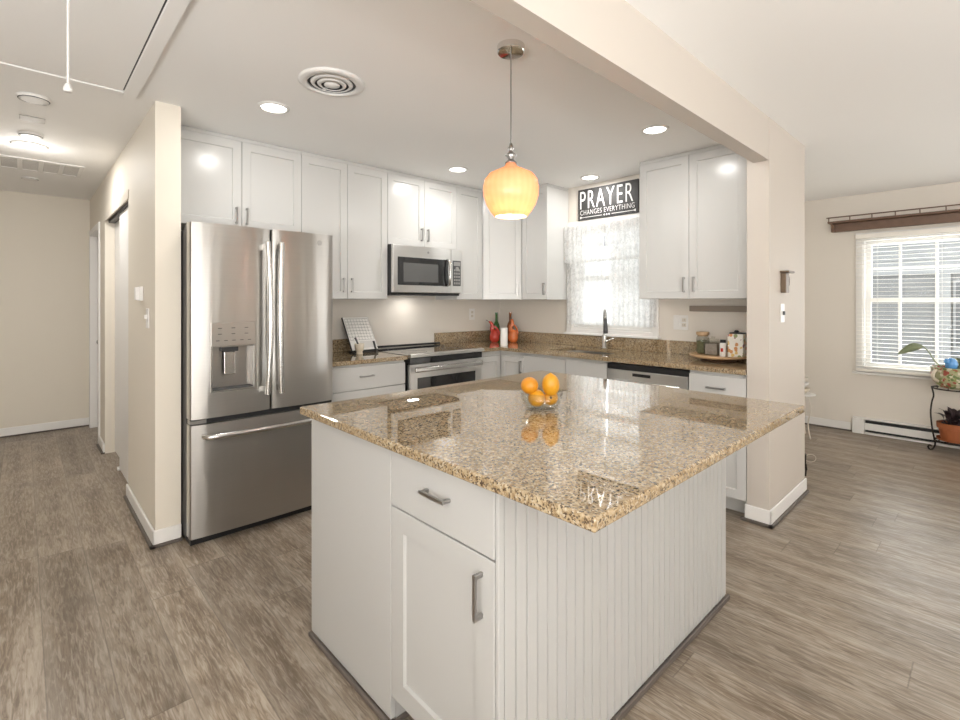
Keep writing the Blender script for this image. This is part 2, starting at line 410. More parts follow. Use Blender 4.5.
# hall partition with closet opening
b = B()
box(b, -3.35, -3.227, -.636, .30, 0, ZC); box(b, -3.35, -3.227, .30, 1.61, 2.075, ZC); box(b, -3.35, -3.227, 1.61, 1.97, 0, ZC)
box(b, -3.35, -3.227, 1.97, Y1, 2.10, ZC); box(b, -3.35, -3.227, 2.86, Y1, 0, 2.10)
struct('wall_left', b, 'hallwall', label='beige hall partition beside the refrigerator', cat='wall')
struct('wall_hall', bx(X0, 0, Y1, Y1+.12, 0, ZC), 'hallwall', label='beige wall at the far end of the hall', cat='wall')
struct('wall_dining', bx(.16, X1, -2.18, -2.06, 0, ZC), 'wall', label='beige north wall of the dining room', cat='wall')
DY0, DY1, DZ0, DZ1 = -2.86, -3.97, .66, 1.99
b = B()
box(b, X1, X1+.16, -2.06, DY0, 0, ZC); box(b, X1, X1+.16, DY1, Y0, 0, ZC)
box(b, X1, X1+.16, DY0, DY1, 0, DZ0); box(b, X1, X1+.16, DY0, DY1, DZ1, ZC)
struct('wall_far', b, 'wall', label='beige dining room wall with the blinded window', cat='wall')
struct('wall_south', bx(X0, X1+.16, Y0-.12, Y0, 0, ZC), 'wall', label='beige wall behind the camera', cat='wall')
struct('wall_west', bx(X0-.12, X0, Y0-.12, Y1+.12, 0, ZC), 'wall', label='beige wall left of the camera', cat='wall')

# baseboards with their dark shoe moulding
def baseboard(name, boards, shoes):
    b = B()
    for s in boards: box(b, *s)
    o = struct(name, b, 'trim', label='low white baseboard', cat='baseboard', bevel=.006)
    b = B()
    for s in shoes: box(b, *s)
    obj('shoe_moulding', b, 'shoe', o, bevel=.003)
baseboard('baseboard_left', [(-3.364, -3.351, -.65, .305, .012, .092), (-3.364, -3.226, -.65, -.637, .012, .092), (-3.364, -3.351, 1.60, 1.98, .012, .092)],
          [(-3.378, -3.351, -.664, .30, 0, .016), (-3.378, -3.226, -.664, -.637, 0, .016), (-3.378, -3.351, 1.60, 1.98, 0, .014)])
baseboard('baseboard_hall', [(X0, -3.351, Y1-.014, Y1-.001, .012, .092)], [(X0, -3.351, Y1-.024, Y1-.001, 0, .014)])
baseboard('baseboard_pillar', [(-.643, -.630, -2.887, -2.74, .014, .10), (-.643, .161, -2.887, -2.874, .014, .10)],
          [(-.656, -.630, -2.90, -2.72, 0, .018), (-.656, .161, -2.90, -2.874, 0, .018)])
baseboard('baseboard_far', [(X1-.014, X1-.001, -2.19, -2.775, .012, .092)], [(X1-.026, X1-.001, -2.19, -2.775, 0, .014)])

# kitchen window: frame, sashes, sill, pane
w1 = thing('window_1', 'white framed kitchen window over the sink', 'window', (.08, (KY0+KY1)/2, KZ0)); w1['kind'] = 'structure'
def frame_yz(x0, x1, ya, yb, za, zb, t):
    b = B(); ya, yb = min(ya, yb), max(ya, yb)
    box(b, x0, x1, ya, ya+t, za, zb); box(b, x0, x1, yb-t, yb, za, zb)
    box(b, x0, x1, ya+t, yb-t, za, za+t); box(b, x0, x1, ya+t, yb-t, zb-t, zb); return b
obj('window_frame', frame_yz(-.018, -.001, KY0+.055, KY1-.055, KZ0-.055, KZ1+.065, .055), 'trim', w1, bevel=.004, world=True)
obj('jamb', frame_yz(.001, .155, KY0, KY1, KZ0, KZ1, .018), 'trim', w1, world=True)
zm = (KZ0+KZ1)/2
obj('upper_sash', frame_yz(.095, .125, KY0-.018, KY1+.018, zm-.02, KZ1-.018, .042), 'trim', w1, world=True)
obj('lower_sash', frame_yz(.060, .092, KY0-.018, KY1+.018, KZ0+.018, zm+.022, .042), 'trim', w1, world=True)
obj('pane', bx(.106, .110, KY0-.055, KY1+.055, zm, KZ1-.05), 'pane', w1, world=True)
obj('pane', bx(.074, .078, KY0-.055, KY1+.055, KZ0+.055, zm), 'pane', w1, world=True)
obj('window_sill', bx(-.045, .05, KY0+.07, KY1-.07, KZ0-.052, KZ0-.034), 'trim', w1, bevel=.004, world=True)

# dining window
w2 = thing('window_2', 'white framed dining room window behind raised-slat blinds', 'window', (X1+.08, (DY0+DY1)/2, DZ0)); w2['kind'] = 'structure'
obj('window_frame', frame_yz(X1-.016, X1-.001, DY0+.05, DY1-.05, DZ0-.03, DZ1+.06, .06), 'trim', w2, bevel=.004, world=True)
obj('jamb', frame_yz(X1+.001, X1+.155, DY0, DY1, DZ0, DZ1, .02), 'trim', w2, world=True)
zm = 1.36
b = frame_yz(X1+.10, X1+.13, DY0-.02, DY1+.02, zm-.02, DZ1-.02, .045)
for k in (1, 2, 3): y = DY0-.02 + (DY1-DY0+.04)*k/4; box(b, X1+.105, X1+.125, y-.011, y+.011, zm, DZ1-.03)
box(b, X1+.106, X1+.124, DY0-.03, DY1+.03, 1.672, 1.694)
obj('upper_sash', b, 'trim', w2, world=True)
b = frame_yz(X1+.065, X1+.097, DY0-.02, DY1+.02, DZ0+.02, zm+.025, .045)
for k in (1, 2, 3): y = DY0-.02 + (DY1-DY0+.04)*k/4; box(b, X1+.07, X1+.092, y-.011, y+.011, DZ0+.03, zm)
obj('lower_sash', b, 'trim', w2, world=True)
obj('pane', bx(X1+.113, X1+.117, DY0-.06, DY1+.06, zm, DZ1-.06), 'pane', w2, world=True)
obj('pane', bx(X1+.079, X1+.083, DY0-.06, DY1+.06, DZ0+.06, zm), 'pane', w2, world=True)
obj('window_sill', bx(X1-.05, X1+.06, DY0+.075, DY1-.075, DZ0-.052, DZ0-.03), 'trim', w2, bevel=.004, world=True)

# closet sliding doors and far hall door
d1 = thing('door_1', 'white sliding closet doors in the hall partition', 'door', (-3.29, .95, 0)); d1['kind'] = 'structure'
obj('front_panel', bx(-3.318, -3.290, .305, 1.00, .012, 2.045), 'trim', d1, bevel=.002, world=True)
obj('rear_panel', bx(-3.280, -3.252, .92, 1.605, .012, 2.045), 'trim', d1, bevel=.002, world=True)
obj('track', bx(-3.325, -3.245, .302, 1.608, 2.048, 2.074), 'darkgrey', d1, world=True)
obj('track_fascia', bx(-3.356, -3.349, .27, 1.62, 2.055, 2.115), 'almond', d1, world=True)
obj('floor_guide', bx(-3.33, -3.305, .99, 1.03, 0, .022), 'white', d1, world=True)
d2 = thing('door_2', 'white door with white casing at the end of the hall', 'door', (-3.28, 2.42, 0)); d2['kind'] = 'structure'
obj('casing', (lambda b: (box(b, -3.363, -3.225, 1.972, 2.03, 0, 2.10), box(b, -3.363, -3.225, 2.80, 2.858, 0, 2.10), box(b, -3.363, -3.225, 2.03, 2.80, 2.04, 2.10), b)[-1])(B()), 'trim', d2, bevel=.004, world=True)
obj('door_panel', bx(-3.30, -3.262, 2.033, 2.797, .01, 2.035), 'trim', d2, bevel=.003, world=True)
obj('door_knob', lathe(B(), [(0, 0), (.012, 0), (.012, .03), (.026, .04), (.026, .055), (.012, .066), (0, .066)], 14, M4=Matrix.Translation((-3.30, 2.10, .96)) @ Matrix.Rotation(-PI/2, 4, 'Y')), 'nickel', d2, smooth=True, world=True)

# attic hatch in the ceiling
hx = thing('attic_hatch', 'white attic ceiling hatch framed in white trim above the hall entrance', 'hatch', (-3.90, -1.25, ZC))
obj('hatch_panel', bx(-4.42, -3.504, -1.93, -.70, ZC-.012, ZC-.001), 'ceiling', hx, world=True)
b = B(); box(b, -3.497, -3.435, -2.0, -.64, ZC-.016, ZC-.001); box(b, -4.50, -3.497, -.69, -.64, ZC-.016, ZC-.001); box(b, -4.50, -4.435, -2.0, -.69, ZC-.016, ZC-.001); box(b, -4.435, -3.497, -2.0, -1.945, ZC-.016, ZC-.001)
obj('hatch_trim', b, 'ceiling', hx, bevel=.004, world=True)
obj('gap', bx(-3.504, -3.4975, -1.94, -.71, ZC-.010, ZC-.0012), 'black', hx, world=True)
pc = thing('pull_cord', 'white attic pull cord with a small knob hanging from the hatch', 'cord', (-3.771, -1.70, ZC-.012))
obj('cord', tube(B(), [(-3.771, -1.70, ZC-.0125), (-3.771, -1.70, 2.062)], .0035, 6), 'white', pc, world=True)
obj('knob', lathe(B(), [(0, -.024), (.013, -.024), (.012, -.012), (.008, 0), (.003, .005), (0, .005)], 14, (-3.771, -1.70, 2.064)), 'white', pc, smooth=True, world=True)

# ================================================================== CABINETS
def shaker(bm, x0, x1, z0, z1, yf, t=.02, fr=.055, rec=.009, ch=.004):
    """door slab facing -y; front plane at yf; a flat frame around a recessed panel"""
    def ring(a, b, c, d, y): return [bm.verts.new(p) for p in ((a, y, c), (b, y, c), (b, y, d), (a, y, d))]
    e = .0018
    bk = ring(x0, x1, z0, z1, yf+t); o1 = ring(x0, x1, z0, z1, yf+e); o2 = ring(x0+e, x1-e, z0+e, z1-e, yf)
    i1 = ring(x0+fr, x1-fr, z0+fr, z1-fr, yf); i2 = ring(x0+fr+ch, x1-fr-ch, z0+fr+ch, z1-fr-ch, yf+rec)
    for a, b in ((bk, o1), (o1, o2), (o2, i1), (i1, i2)):
        for k in range(4): bm.faces.new((a[k], a[(k+1) % 4], b[(k+1) % 4], b[k]))
    bm.faces.new(i2); bm.faces.new(list(reversed(bk)))
    bmesh.ops.recalc_face_normals(bm, faces=bm.faces[:]); return bm
def slab(bm, x0, x1, z0, z1, yf, t=.02):
    return box(bm, x0, x1, yf, yf+t, z0, z1)
def pull(x, z, yf, L=.112, vert=True, s=.0055, out=.028):
    b = B(); h = L/2
    if vert:
        box(b, x-s, x+s, yf-out, yf-out+.009, z-h, z+h)
        for q in (-1, 1): zz = z+q*(h-s*1.3); box(b, x-s, x+s, yf-out+.009, yf+.0005, zz-s*1.2, zz+s*1.2)
    else:
        box(b, x-h, x+h, yf-out, yf-out+.009, z-s, z+s)
        for q in (-1, 1): xx = x+q*(h-s*1.3); box(b, xx-s*1.2, xx+s*1.2, yf-out+.009, yf+.0005, z-s, z+s)
    return b
G = .0015
def wall_cabinet(label, loc, rz, w, h, doors, d=.307, filler=True, name='wall_cabinet', extra=0, group='white upper kitchen cabinets'):
    """local frame: x right along the front, front faces -y, z up from the cabinet's underside; doors = (x0,x1,handle x,handle z)"""
    t = thing(name, label, 'cabinet', loc, rz, group)
    obj('cabinet_body', bx(.001, w-.001, -d, -.001, 0, h), 'cab', t, bevel=.0015)
    for (a, c, hx_, hz) in doors:
        dr = obj('door', shaker(B(), a+G, c-G, .002, h-.002, -d-.0205), 'cab', t)
        if hx_ is not None: obj('handle', pull(hx_, hz, -d-.0205), 'nickel', dr, bevel=.001)
    if filler: obj('top_moulding', bx(.001, w-.001+extra, -d-.012, -.001, h+.001, ZC-loc[2]-.001), 'cab', t, bevel=.002)
    return t
ZT = 2.424
U = lambda z: ZT - z
wall_cabinet('short white two-door wall cabinet above the refrigerator', (-3.222, 0, 1.835), 0, 3.222-2.398, U(1.835),
             [(0, .415, .415-.037, .085), (.415, .824, .415+.028, .085)])
wall_cabinet('white two-door wall cabinet left of the microwave, beside the refrigerator', (-2.398, 0, 1.367), 0, .733, U(1.367),
             [(0, .367, .367-.037, .108), (.367, .733, .367+.033, .108)])
wall_cabinet('short white two-door wall cabinet directly above the microwave', (-1.665, 0, 1.826), 0, .757, U(1.826),
             [(0, .38, .38-.037, .108), (.38, .757, .38+.033, .108)])
wall_cabinet('narrow white wall cabinet right of the microwave', (-.908, 0, 1.367), 0, .330, U(1.367), [(0, .33, None, None)])
# diagonal corner cabinet
t = thing('corner_wall_cabinet', 'white diagonal corner wall cabinet behind the hanging lamp', 'cabinet', (-.30, -.30, 1.367))
b = prism(B(), [(-.577, -.001), (-.577, -.307), (-.307, -.624), (-.001, -.624), (-.001, -.001)], 1.367, ZT)
obj('cabinet_body', b, 'cab', t, bevel=.0015, world=True)
p0, p1 = Vector((-.578, -.327, 0)), Vector((-.327, -.625, 0)); dl = (p1-p0).length; ang = math.atan2(p1.y-p0.y, p1.x-p0.x)
MD = Matrix.Translation((p0.x, p0.y, 1.367)) @ Matrix.Rotation(ang, 4, 'Z')
b = shaker(B(), .012, dl-.004, .002, ZT-1.367-.002, -.008); bmesh.ops.transform(b, matrix=MD, verts=b.verts[:])
dr = obj('door', b, 'cab', t, world=True)
b = pull(dl-.045, .10, -.008); bmesh.ops.transform(b, matrix=MD, verts=b.verts[:]); obj('handle', b, 'nickel', dr, bevel=.001, world=True)
b = prism(B(), [(-.577, -.001), (-.577, -.318), (-.318, -.624), (-.001, -.624), (-.001, -.001)], ZT+.001, ZC-.001)
obj('top_moulding', b, 'cab', t, world=True)
RW = -PI/2
wall_cabinet('narrow white wall cabinet left of the sink window', (0, -.626, 1.367), RW, .316, U(1.367), [(0, .316, .316-.035, .10)])
wall_cabinet('large white two-door wall cabinet right of the sink window, beside the pillar', (0, -1.867, 1.367), RW, .787, U(1.367),
             [(0, .394, .394-.033, .105), (.394, .787, .394+.038, .105)], extra=.09)

# base cabinets
def base_cabinet(label, loc, rz, w, fronts, d=.605, name='base_cabinet', z1=.892, hollow=False):
    """fronts: (kind, x0, x1, z0, z1, handle) with handle None or (x, z, vertical)"""
    t = thing(name, label, 'cabinet', loc, rz, 'white lower kitchen cabinets')
    if hollow:
        b = B(); box(b, .001, .018, -d, -.001, .10, z1); box(b, w-.018, w-.001, -d, -.001, .10, z1); box(b, .018, w-.018, -d, -.001, .10, .118)
        box(b, .018, w-.018, -d, -d+.016, .118, z1); box(b, .018, w-.018, -.012, -.001, .118, z1)
        obj('cabinet_body', b, 'cab', t)
    else: obj('cabinet_body', bx(.001, w-.001, -d, -.001, .10, z1), 'cab', t, bevel=.001)
    obj('toe_kick', bx(.001, w-.001, -d+.07, -d+.085, 0, .099), 'cab', t)
    for (k, a, c, za, zb, hd) in fronts:
        f = (shaker if k == 'door' else slab)(B(), a+G, c-G, za, zb, -d-.0205)
        dr = obj('door' if k == 'door' else ('drawer' if k == 'drawer' else 'front_panel'), f, 'cab', t, bevel=0 if k == 'door' else .002)
        if hd: obj('handle', pull(hd[0], hd[1], -d-.0205, vert=hd[2], L=.115), 'nickel', dr, bevel=.001)
    return t
base_cabinet('white drawer base cabinet between refrigerator and range', (-2.383, 0, 0), 0, .690,
             [('drawer', 0, .69, .706, .872, (.345, .80, False)), ('drawer', 0, .69, .42, .70, (.345, .62, False)), ('drawer', 0, .69, .11, .414, (.345, .33, False))])
t = thing('corner_base_cabinet', 'white inside-corner base cabinet right of the range', 'cabinet', (-.3, -.3, 0))
b = prism(B(), [(-.900, -.001), (-.900, -.605), (-.605, -.605), (-.605, -.913), (-.001, -.913), (-.001, -.001)], .10, .892)
obj('cabinet_body', b, 'cab', t, world=True)
b = prism(B(), [(-.900, -.001), (-.900, -.535), (-.535, -.535), (-.535, -.913), (-.001, -.913), (-.001, -.001)], 0, .099)
obj('toe_kick', b, 'cab', t, world=True)
obj('door', shaker(B(), -.895, -.628, .11, .845, -.6255, fr=.05), 'cab', t, world=True)
b = shaker(B(), 0, .285, .11, .845, 0, fr=.05); bmesh.ops.transform(b, matrix=Matrix.Translation((-.6255, -.628, 0)) @ Matrix.Rotation(RW, 4, 'Z'), verts=b.verts[:])
dr = obj('door', b, 'cab', t, world=True)
b = pull(.255, .76, 0); bmesh.ops.transform(b, matrix=Matrix.Translation((-.6255, -.628, 0)) @ Matrix.Rotation(RW, 4, 'Z'), verts=b.verts[:])
obj('handle', b, 'nickel', dr, bevel=.001, world=True)
base_cabinet('white sink base cabinet under the kitchen window', (0, -.915, 0), RW, .850,
             [('panel', 0, .458, .70, .868, None), ('panel', .458, .85, .70, .868, None), ('door', 0, .458, .11, .694, (.425, .60, True)), ('door', .458, .85, .11, .694, (.49, .60, True))], hollow=True)
base_cabinet('narrow white drawer base cabinet right of the dishwasher, against the pillar', (0, -2.389, 0), RW, .357,
             [('drawer', 0, .357, .70, .868, (.178, .79, False)), ('door', 0, .357, .11, .694, (.04, .60, True))])

# countertop (L) with sink cut-out, and left piece
ZK0, ZK = .893, .924
ct = thing('countertop', 'L-shaped speckled brown granite countertop with backsplash, from range round under the window', 'countertop', (-.3, -1.2, ZK0))
b = B()
SY0, SY1, SX0, SX1 = -1.10, -1.68, -.51, -.11
b = prism(b, [(-.898, -.001), (-.898, -.648), (-.648, -.648), (-.648, SY0), (-.001, SY0), (-.001, -.001)], ZK0, ZK)
box(b, -.648, SX0, SY0, SY1, ZK0, ZK); box(b, SX1, -.001, SY0, SY1, ZK0, ZK); box(b, -.648, -.001, SY1, -2.747, ZK0, ZK)
obj('slab', b, 'granite', ct, world=True)
b = B(); box(b, -.922, -.001, -.021, -.001, ZK+.0005, 1.036); box(b, -.021, -.001, -.021, -2.747, ZK+.0005, 1.030)
obj('backsplash', b, 'granite', ct, bevel=.002, world=True)
ct = thing('countertop', 'short speckled brown granite countertop between refrigerator and range', 'countertop', (-2.03, -.3, ZK0))
obj('slab', bx(-2.383, -1.686, -.648, -.001, ZK0, ZK), 'granite', ct, bevel=.003, world=True)
obj('backsplash', bx(-2.383, -1.69, -.021, -.001, ZK+.0005, 1.03), 'granite', ct, bevel=.002, world=True)

# ================================================================== ISLAND
IX0, IX1, IY0, IY1 = -3.03, -1.562, -2.965, -1.905
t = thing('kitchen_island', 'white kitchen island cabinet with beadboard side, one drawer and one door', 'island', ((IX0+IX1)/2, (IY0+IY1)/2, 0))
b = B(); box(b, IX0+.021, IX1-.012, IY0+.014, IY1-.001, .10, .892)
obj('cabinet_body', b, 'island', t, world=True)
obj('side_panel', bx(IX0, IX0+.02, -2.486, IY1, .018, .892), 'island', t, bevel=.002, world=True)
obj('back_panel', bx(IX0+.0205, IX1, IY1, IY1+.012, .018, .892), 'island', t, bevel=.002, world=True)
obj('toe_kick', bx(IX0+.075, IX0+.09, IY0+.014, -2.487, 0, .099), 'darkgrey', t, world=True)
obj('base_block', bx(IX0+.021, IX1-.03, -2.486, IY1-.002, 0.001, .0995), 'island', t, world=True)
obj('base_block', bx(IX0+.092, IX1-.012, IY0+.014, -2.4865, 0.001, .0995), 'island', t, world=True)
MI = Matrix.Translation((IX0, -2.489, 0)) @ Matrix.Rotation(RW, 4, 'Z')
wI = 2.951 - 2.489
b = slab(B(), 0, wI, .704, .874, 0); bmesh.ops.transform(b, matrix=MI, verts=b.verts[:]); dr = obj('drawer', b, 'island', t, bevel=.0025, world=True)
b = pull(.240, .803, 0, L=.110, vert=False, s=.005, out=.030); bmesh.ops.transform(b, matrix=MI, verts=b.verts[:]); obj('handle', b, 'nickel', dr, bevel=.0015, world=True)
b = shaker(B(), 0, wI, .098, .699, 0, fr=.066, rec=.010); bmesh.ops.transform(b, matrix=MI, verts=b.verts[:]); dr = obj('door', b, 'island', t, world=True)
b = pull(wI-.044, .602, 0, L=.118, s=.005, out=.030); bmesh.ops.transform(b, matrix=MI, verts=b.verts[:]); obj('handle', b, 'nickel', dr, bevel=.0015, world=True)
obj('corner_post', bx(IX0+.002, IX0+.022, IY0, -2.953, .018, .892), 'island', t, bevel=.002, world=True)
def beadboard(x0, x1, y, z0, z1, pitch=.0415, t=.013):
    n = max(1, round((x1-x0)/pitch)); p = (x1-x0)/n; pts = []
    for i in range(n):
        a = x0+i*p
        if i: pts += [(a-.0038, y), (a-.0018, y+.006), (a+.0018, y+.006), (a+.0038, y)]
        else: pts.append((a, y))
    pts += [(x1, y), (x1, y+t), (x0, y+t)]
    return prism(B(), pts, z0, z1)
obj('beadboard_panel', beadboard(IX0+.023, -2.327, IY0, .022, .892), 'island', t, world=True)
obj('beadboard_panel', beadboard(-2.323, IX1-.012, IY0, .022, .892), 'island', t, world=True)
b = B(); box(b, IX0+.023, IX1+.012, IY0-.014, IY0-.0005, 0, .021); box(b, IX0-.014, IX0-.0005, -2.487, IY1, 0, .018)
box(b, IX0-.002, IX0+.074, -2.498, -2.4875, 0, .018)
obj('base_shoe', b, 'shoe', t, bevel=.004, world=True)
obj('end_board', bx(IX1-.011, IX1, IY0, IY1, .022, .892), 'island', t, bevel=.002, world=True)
TX0, TX1, TY0, TY1 = -3.071, -1.556, -3.269, -1.884
tag_ = loose('island_countertop', bx(TX0, TX1, TY0, TY1, .8935, .924), 'granite', 'large polished speckled brown granite top on the kitchen island', 'countertop', ((TX0+TX1)/2, (TY0+TY1)/2, .8935), bevel=.006, seg=3)

# ================================================================== REFRIGERATOR
fr = thing('refrigerator', 'stainless steel french-door refrigerator with water dispenser and bottom freezer', 'refrigerator', (-2.80, -.40, 0))
FX0, FX1, FY = -3.219, -2.388, -.805
obj('body', bx(FX0-.0, FX1, -.725, -.03, .03, 1.755), 'steelside', fr, bevel=.004, world=True)
obj('base_grille', bx(FX0+.01, FX1-.01, -.765, -.10, 0.001, .0295), 'black', fr, world=True)
for xa in (FX0+.01, FX1-.10): obj('top_hinge', bx(xa, xa+.09, -.725, -.62, 1.7555, 1.783), 'darkgrey', fr, bevel=.004, world=True)
def curved_door(x0, x1, z0, z1, yb, yf, bulge=.012, n=14, re=.02, hole=None):
    """door with softly bowed front and rounded side edges (plan profile extruded in z)"""
    pts = []
    for i in range(n+1):
        s = i/n; x = x0+(x1-x0)*s
        e = min(s, 1-s)*(x1-x0)
        y = yf - bulge*(1-(2*s-1)**2)
        pts.append((x, y))
    pts[0] = (x0, yf+.018); pts[-1] = (x1, yf+.018)
    k = [(x0+.0015, yf+.008), (x0+.006, yf+.0025)]; k2 = [(x1-.006, yf+.0025), (x1-.0015, yf+.008)]
    prof = [pts[0]] + k + pts[1:-1] + k2 + [pts[-1], (x1, yb), (x0, yb)]
    return prism(B(), prof, z0, z1)
SPL = -2.789
DZ = .700
def smooth_by_angle(o):
    for p in o.data.polygons: p.use_smooth = True
    try: o.data.set_sharp_from_angle(angle=math.radians(35))
    except Exception: pass
ld = obj('door', curved_door(FX0, SPL-.003, DZ, 1.782, -.728, FY), 'steel', fr, world=True); smooth_by_angle(ld)
rd = obj('door', curved_door(SPL+.003, FX1, DZ, 1.782, -.728, FY), 'steel', fr, world=True); smooth_by_angle(rd)
fz = obj('freezer_drawer', curved_door(FX0, FX1, .048, DZ-.032, -.728, FY), 'steel', fr, world=True); smooth_by_angle(fz)
obj('door_gap', bx(FX0+.004, FX1-.004, -.79, -.728, DZ-.031, DZ-.001), 'black', fr, world=True)
obj('hinge_cap', bx(FX0+.002, FX0+.08, -.806, -.74, DZ-.026, DZ-.006), 'nickel', fr, world=True)
def fridge_handle(x, z0, z1, lean):
    b = B(); yy = FY-.06
    pts = []
    for i in range(13):
        s = i/12; pts.append((x+lean*.012*math.sin(PI*s), yy-.012*math.sin(PI*s), z0+(z1-z0)*s))
    tube(b, pts, .0175, 12)
    box(b, x-.011, x+.011, FY-.055, FY+.002, z0+.012, z0+.045); box(b, x-.011, x+.011, FY-.055, FY+.002, z1-.045, z1-.012)
    return b
h = obj('handle', fridge_handle(SPL-.040, .80, 1.70, 1), 'steelsmooth', ld, world=True); smooth_by_angle(h)
h = obj('handle', fridge_handle(SPL+.040, .80, 1.70, -1), 'steelsmooth', rd, world=True); smooth_by_angle(h)
b = tube(B(), smoothpts([(FX0+.065, FY-.022, .605), (FX0+.09, FY-.058, .605), (FX0+.20, FY-.068, .605), (-2.80, FY-.074, .605), (FX1-.20, FY-.068, .605), (FX1-.09, FY-.058, .605), (FX1-.065, FY-.022, .605)], 5), .016, 12)
box(b, FX0+.055, FX0+.085, FY-.03, FY, .592, .618); box(b, FX1-.085, FX1-.055, FY-.03, FY, .592, .618)
h = obj('handle', b, 'steelsmooth', fz, world=True); smooth_by_angle(h)
# dispenser: control plate above a recess box with paddle and drip tray
dx0, dx1 = -3.121, -2.884; yd = FY-.0125
b = B(); box(b, dx0, dx1, yd-.006, yd+.008, 1.096, 1.228)
dp = obj('dispenser_panel', b, 'steel', ld, bevel=.003, world=True)
for i in range(3):
    for zz in (1.195, 1.162): obj('dispenser_button', bx(dx0+.035+i*.07, dx0+.055+i*.07, yd-.0072, yd-.0061, zz, zz+.004), 'darkgrey', ld, world=True)
for i in range(5): obj('dispenser_button', bx(dx0+.025+i*.042, dx0+.043+i*.042, yd-.0072, yd-.0061, 1.125, 1.129), 'darkgrey', ld, world=True)
def carve(o, x0, x1, y0, y1, z0, z1):
    """cut a box-shaped pocket into a part (root-local mesh, box in world coordinates)"""
    c = obj('pocket', bx(x0, x1, y0, y1, z0, z1), 'black', o, world=True)
    md = o.modifiers.new('pocket', 'BOOLEAN'); md.operation = 'DIFFERENCE'; md.object = c; md.solver = 'EXACT'
    dg = bpy.context.evaluated_depsgraph_get(); dg.update()
    me = bpy.data.meshes.new_from_object(o.evaluated_get(dg)); o.modifiers.clear(); o.data = me
    cm = c.data; bpy.data.objects.remove(c); bpy.data.meshes.remove(cm); smooth_by_angle(o)
t_ = .006
carve(ld, dx0+t_, dx1-t_, FY-.10, FY+.052, .850, 1.092)
b = B(); ya_, yb2 = yd-.004, yd+.004
box(b, dx0, dx0+t_, ya_, yb2, .840, 1.094); box(b, dx1-t_, dx1, ya_, yb2, .840, 1.094); box(b, dx0+t_, dx1-t_, ya_, yb2, .840, .850)
obj('dispenser_frame', b, 'steelsmooth', ld, world=True)
b = B(); yk = FY+.051
box(b, dx0+t_+.0005, dx1-t_-.0005, yk-.003, yk, .8505, 1.0915); box(b, dx0+t_+.0005, dx0+t_+.0035, FY-.008, yk-.003, .8505, 1.0915); box(b, dx1-t_-.0035, dx1-t_-.0005, FY-.008, yk-.003, .8505, 1.0915)
box(b, dx0+t_+.0035, dx1-t_-.0035, FY-.008, yk-.003, 1.0885, 1.0915)
obj('dispenser_recess', b, m_steel('recess_steel', (.40, .385, .365), .3, 0), ld, world=True)
obj('dispenser_paddle', bx(dx0+.075, dx0+.135, FY+.012, FY+.02, .93, 1.06), 'steelsmooth', ld, bevel=.004, world=True)
obj('dispenser_nozzle', bx(dx0+.06, dx0+.15, FY+.004, FY+.035, 1.062, 1.088), 'black', ld, bevel=.003, world=True)
obj('drip_tray', bx(dx0+.012, dx1-.012, FY-.012, FY+.045, .851, .858), 'darkgrey', ld, bevel=.002, world=True)
b = lathe(B(), [(0, 0), (.017, 0), (.017, .002), (0, .002)], 24, M4=Matrix.Translation((-2.487, FY-.0085, 1.725)) @ Matrix.Rotation(PI/2, 4, 'X'))
bd = obj('badge', b, 'nickel', rd, world=True)

# ================================================================== MICROWAVE
mw = thing('microwave', 'stainless steel over-the-range microwave between the upper cabinets', 'microwave', (-1.287, -.2, 1.415))
obj('body', bx(-1.664, -.909, -.372, -.002, 1.418, 1.8245), 'steelside', mw, bevel=.002, world=True)
dr = obj('door', bx(-1.663, -1.041, -.402, -.373, 1.424, 1.822), 'steelbright', mw, bevel=.004, world=True)
obj('window', bx(-1.616, -1.132, -.4045, -.4022, 1.487, 1.722), 'blackglass', dr, world=True)
obj('window_screen', bx(-1.560, -1.190, -.4052, -.4047, 1.515, 1.675), simple('grey_glass', (.10, .10, .098), .12, coat=.4), dr, world=True)
b = tube(B(), [(-1.088, -.4035, 1.492), (-1.088, -.435, 1.50), (-1.088, -.445, 1.56), (-1.088, -.447, 1.61), (-1.088, -.445, 1.66), (-1.088, -.435, 1.715), (-1.088, -.4035, 1.723)], .012, 8)
h = obj('handle', b, 'steelsmooth', dr, world=True, smooth=True)
obj('handle_pocket', bx(-1.132, -1.075, -.4048, -.4023, 1.485, 1.724), 'blackglass', dr, world=True)
cp = obj('control_panel', bx(-1.039, -.911, -.402, -.373, 1.424, 1.822), 'steelbright', mw, bevel=.003, world=True)
obj('keypad', bx(-1.020, -.926, -.4045, -.4022, 1.49, 1.722), 'darkgrey', cp, world=True)
obj('display', bx(-1.012, -.934, -.4058, -.4047, 1.675, 1.710), 'nickel', cp, world=True)
b = B()
for i in range(3):
    for j in range(5): box(b, -1.008+i*.026, -.990+i*.026, -.4056, -.4047, 1.505+j*.03, 1.524+j*.03)
obj('keys', b, 'nickel', cp, world=True)
obj('dial', lathe(B(), [(0, 0), (.018, 0), (.018, .008), (0, .008)], 18, M4=Matrix.Translation((-.973, -.4048, 1.648)) @ Matrix.Rotation(PI/2, 4, 'X')), 'nickel', cp, world=True)
obj('bottom_vent', bx(-1.655, -.915, -.37, -.02, 1.4005, 1.4175), 'black', mw, world=True)
obj('badge', lathe(B(), [(0, 0), (.010, 0), (.010, .0015), (0, .0015)], 18, M4=Matrix.Translation((-1.30, -.4022, 1.775)) @ Matrix.Rotation(PI/2, 4, 'X')), 'nickel', dr, world=True)

l = bpy.data.lights.new('cooktop_light', 'AREA'); l.shape = 'RECTANGLE'; l.size = .10; l.size_y = .05; l.energy = .55; l.color = (1, .97, .93)
o = bpy.data.objects.new('cooktop_light', l); COL.objects.link(o); o.location = (-1.287, -.16, 1.398)

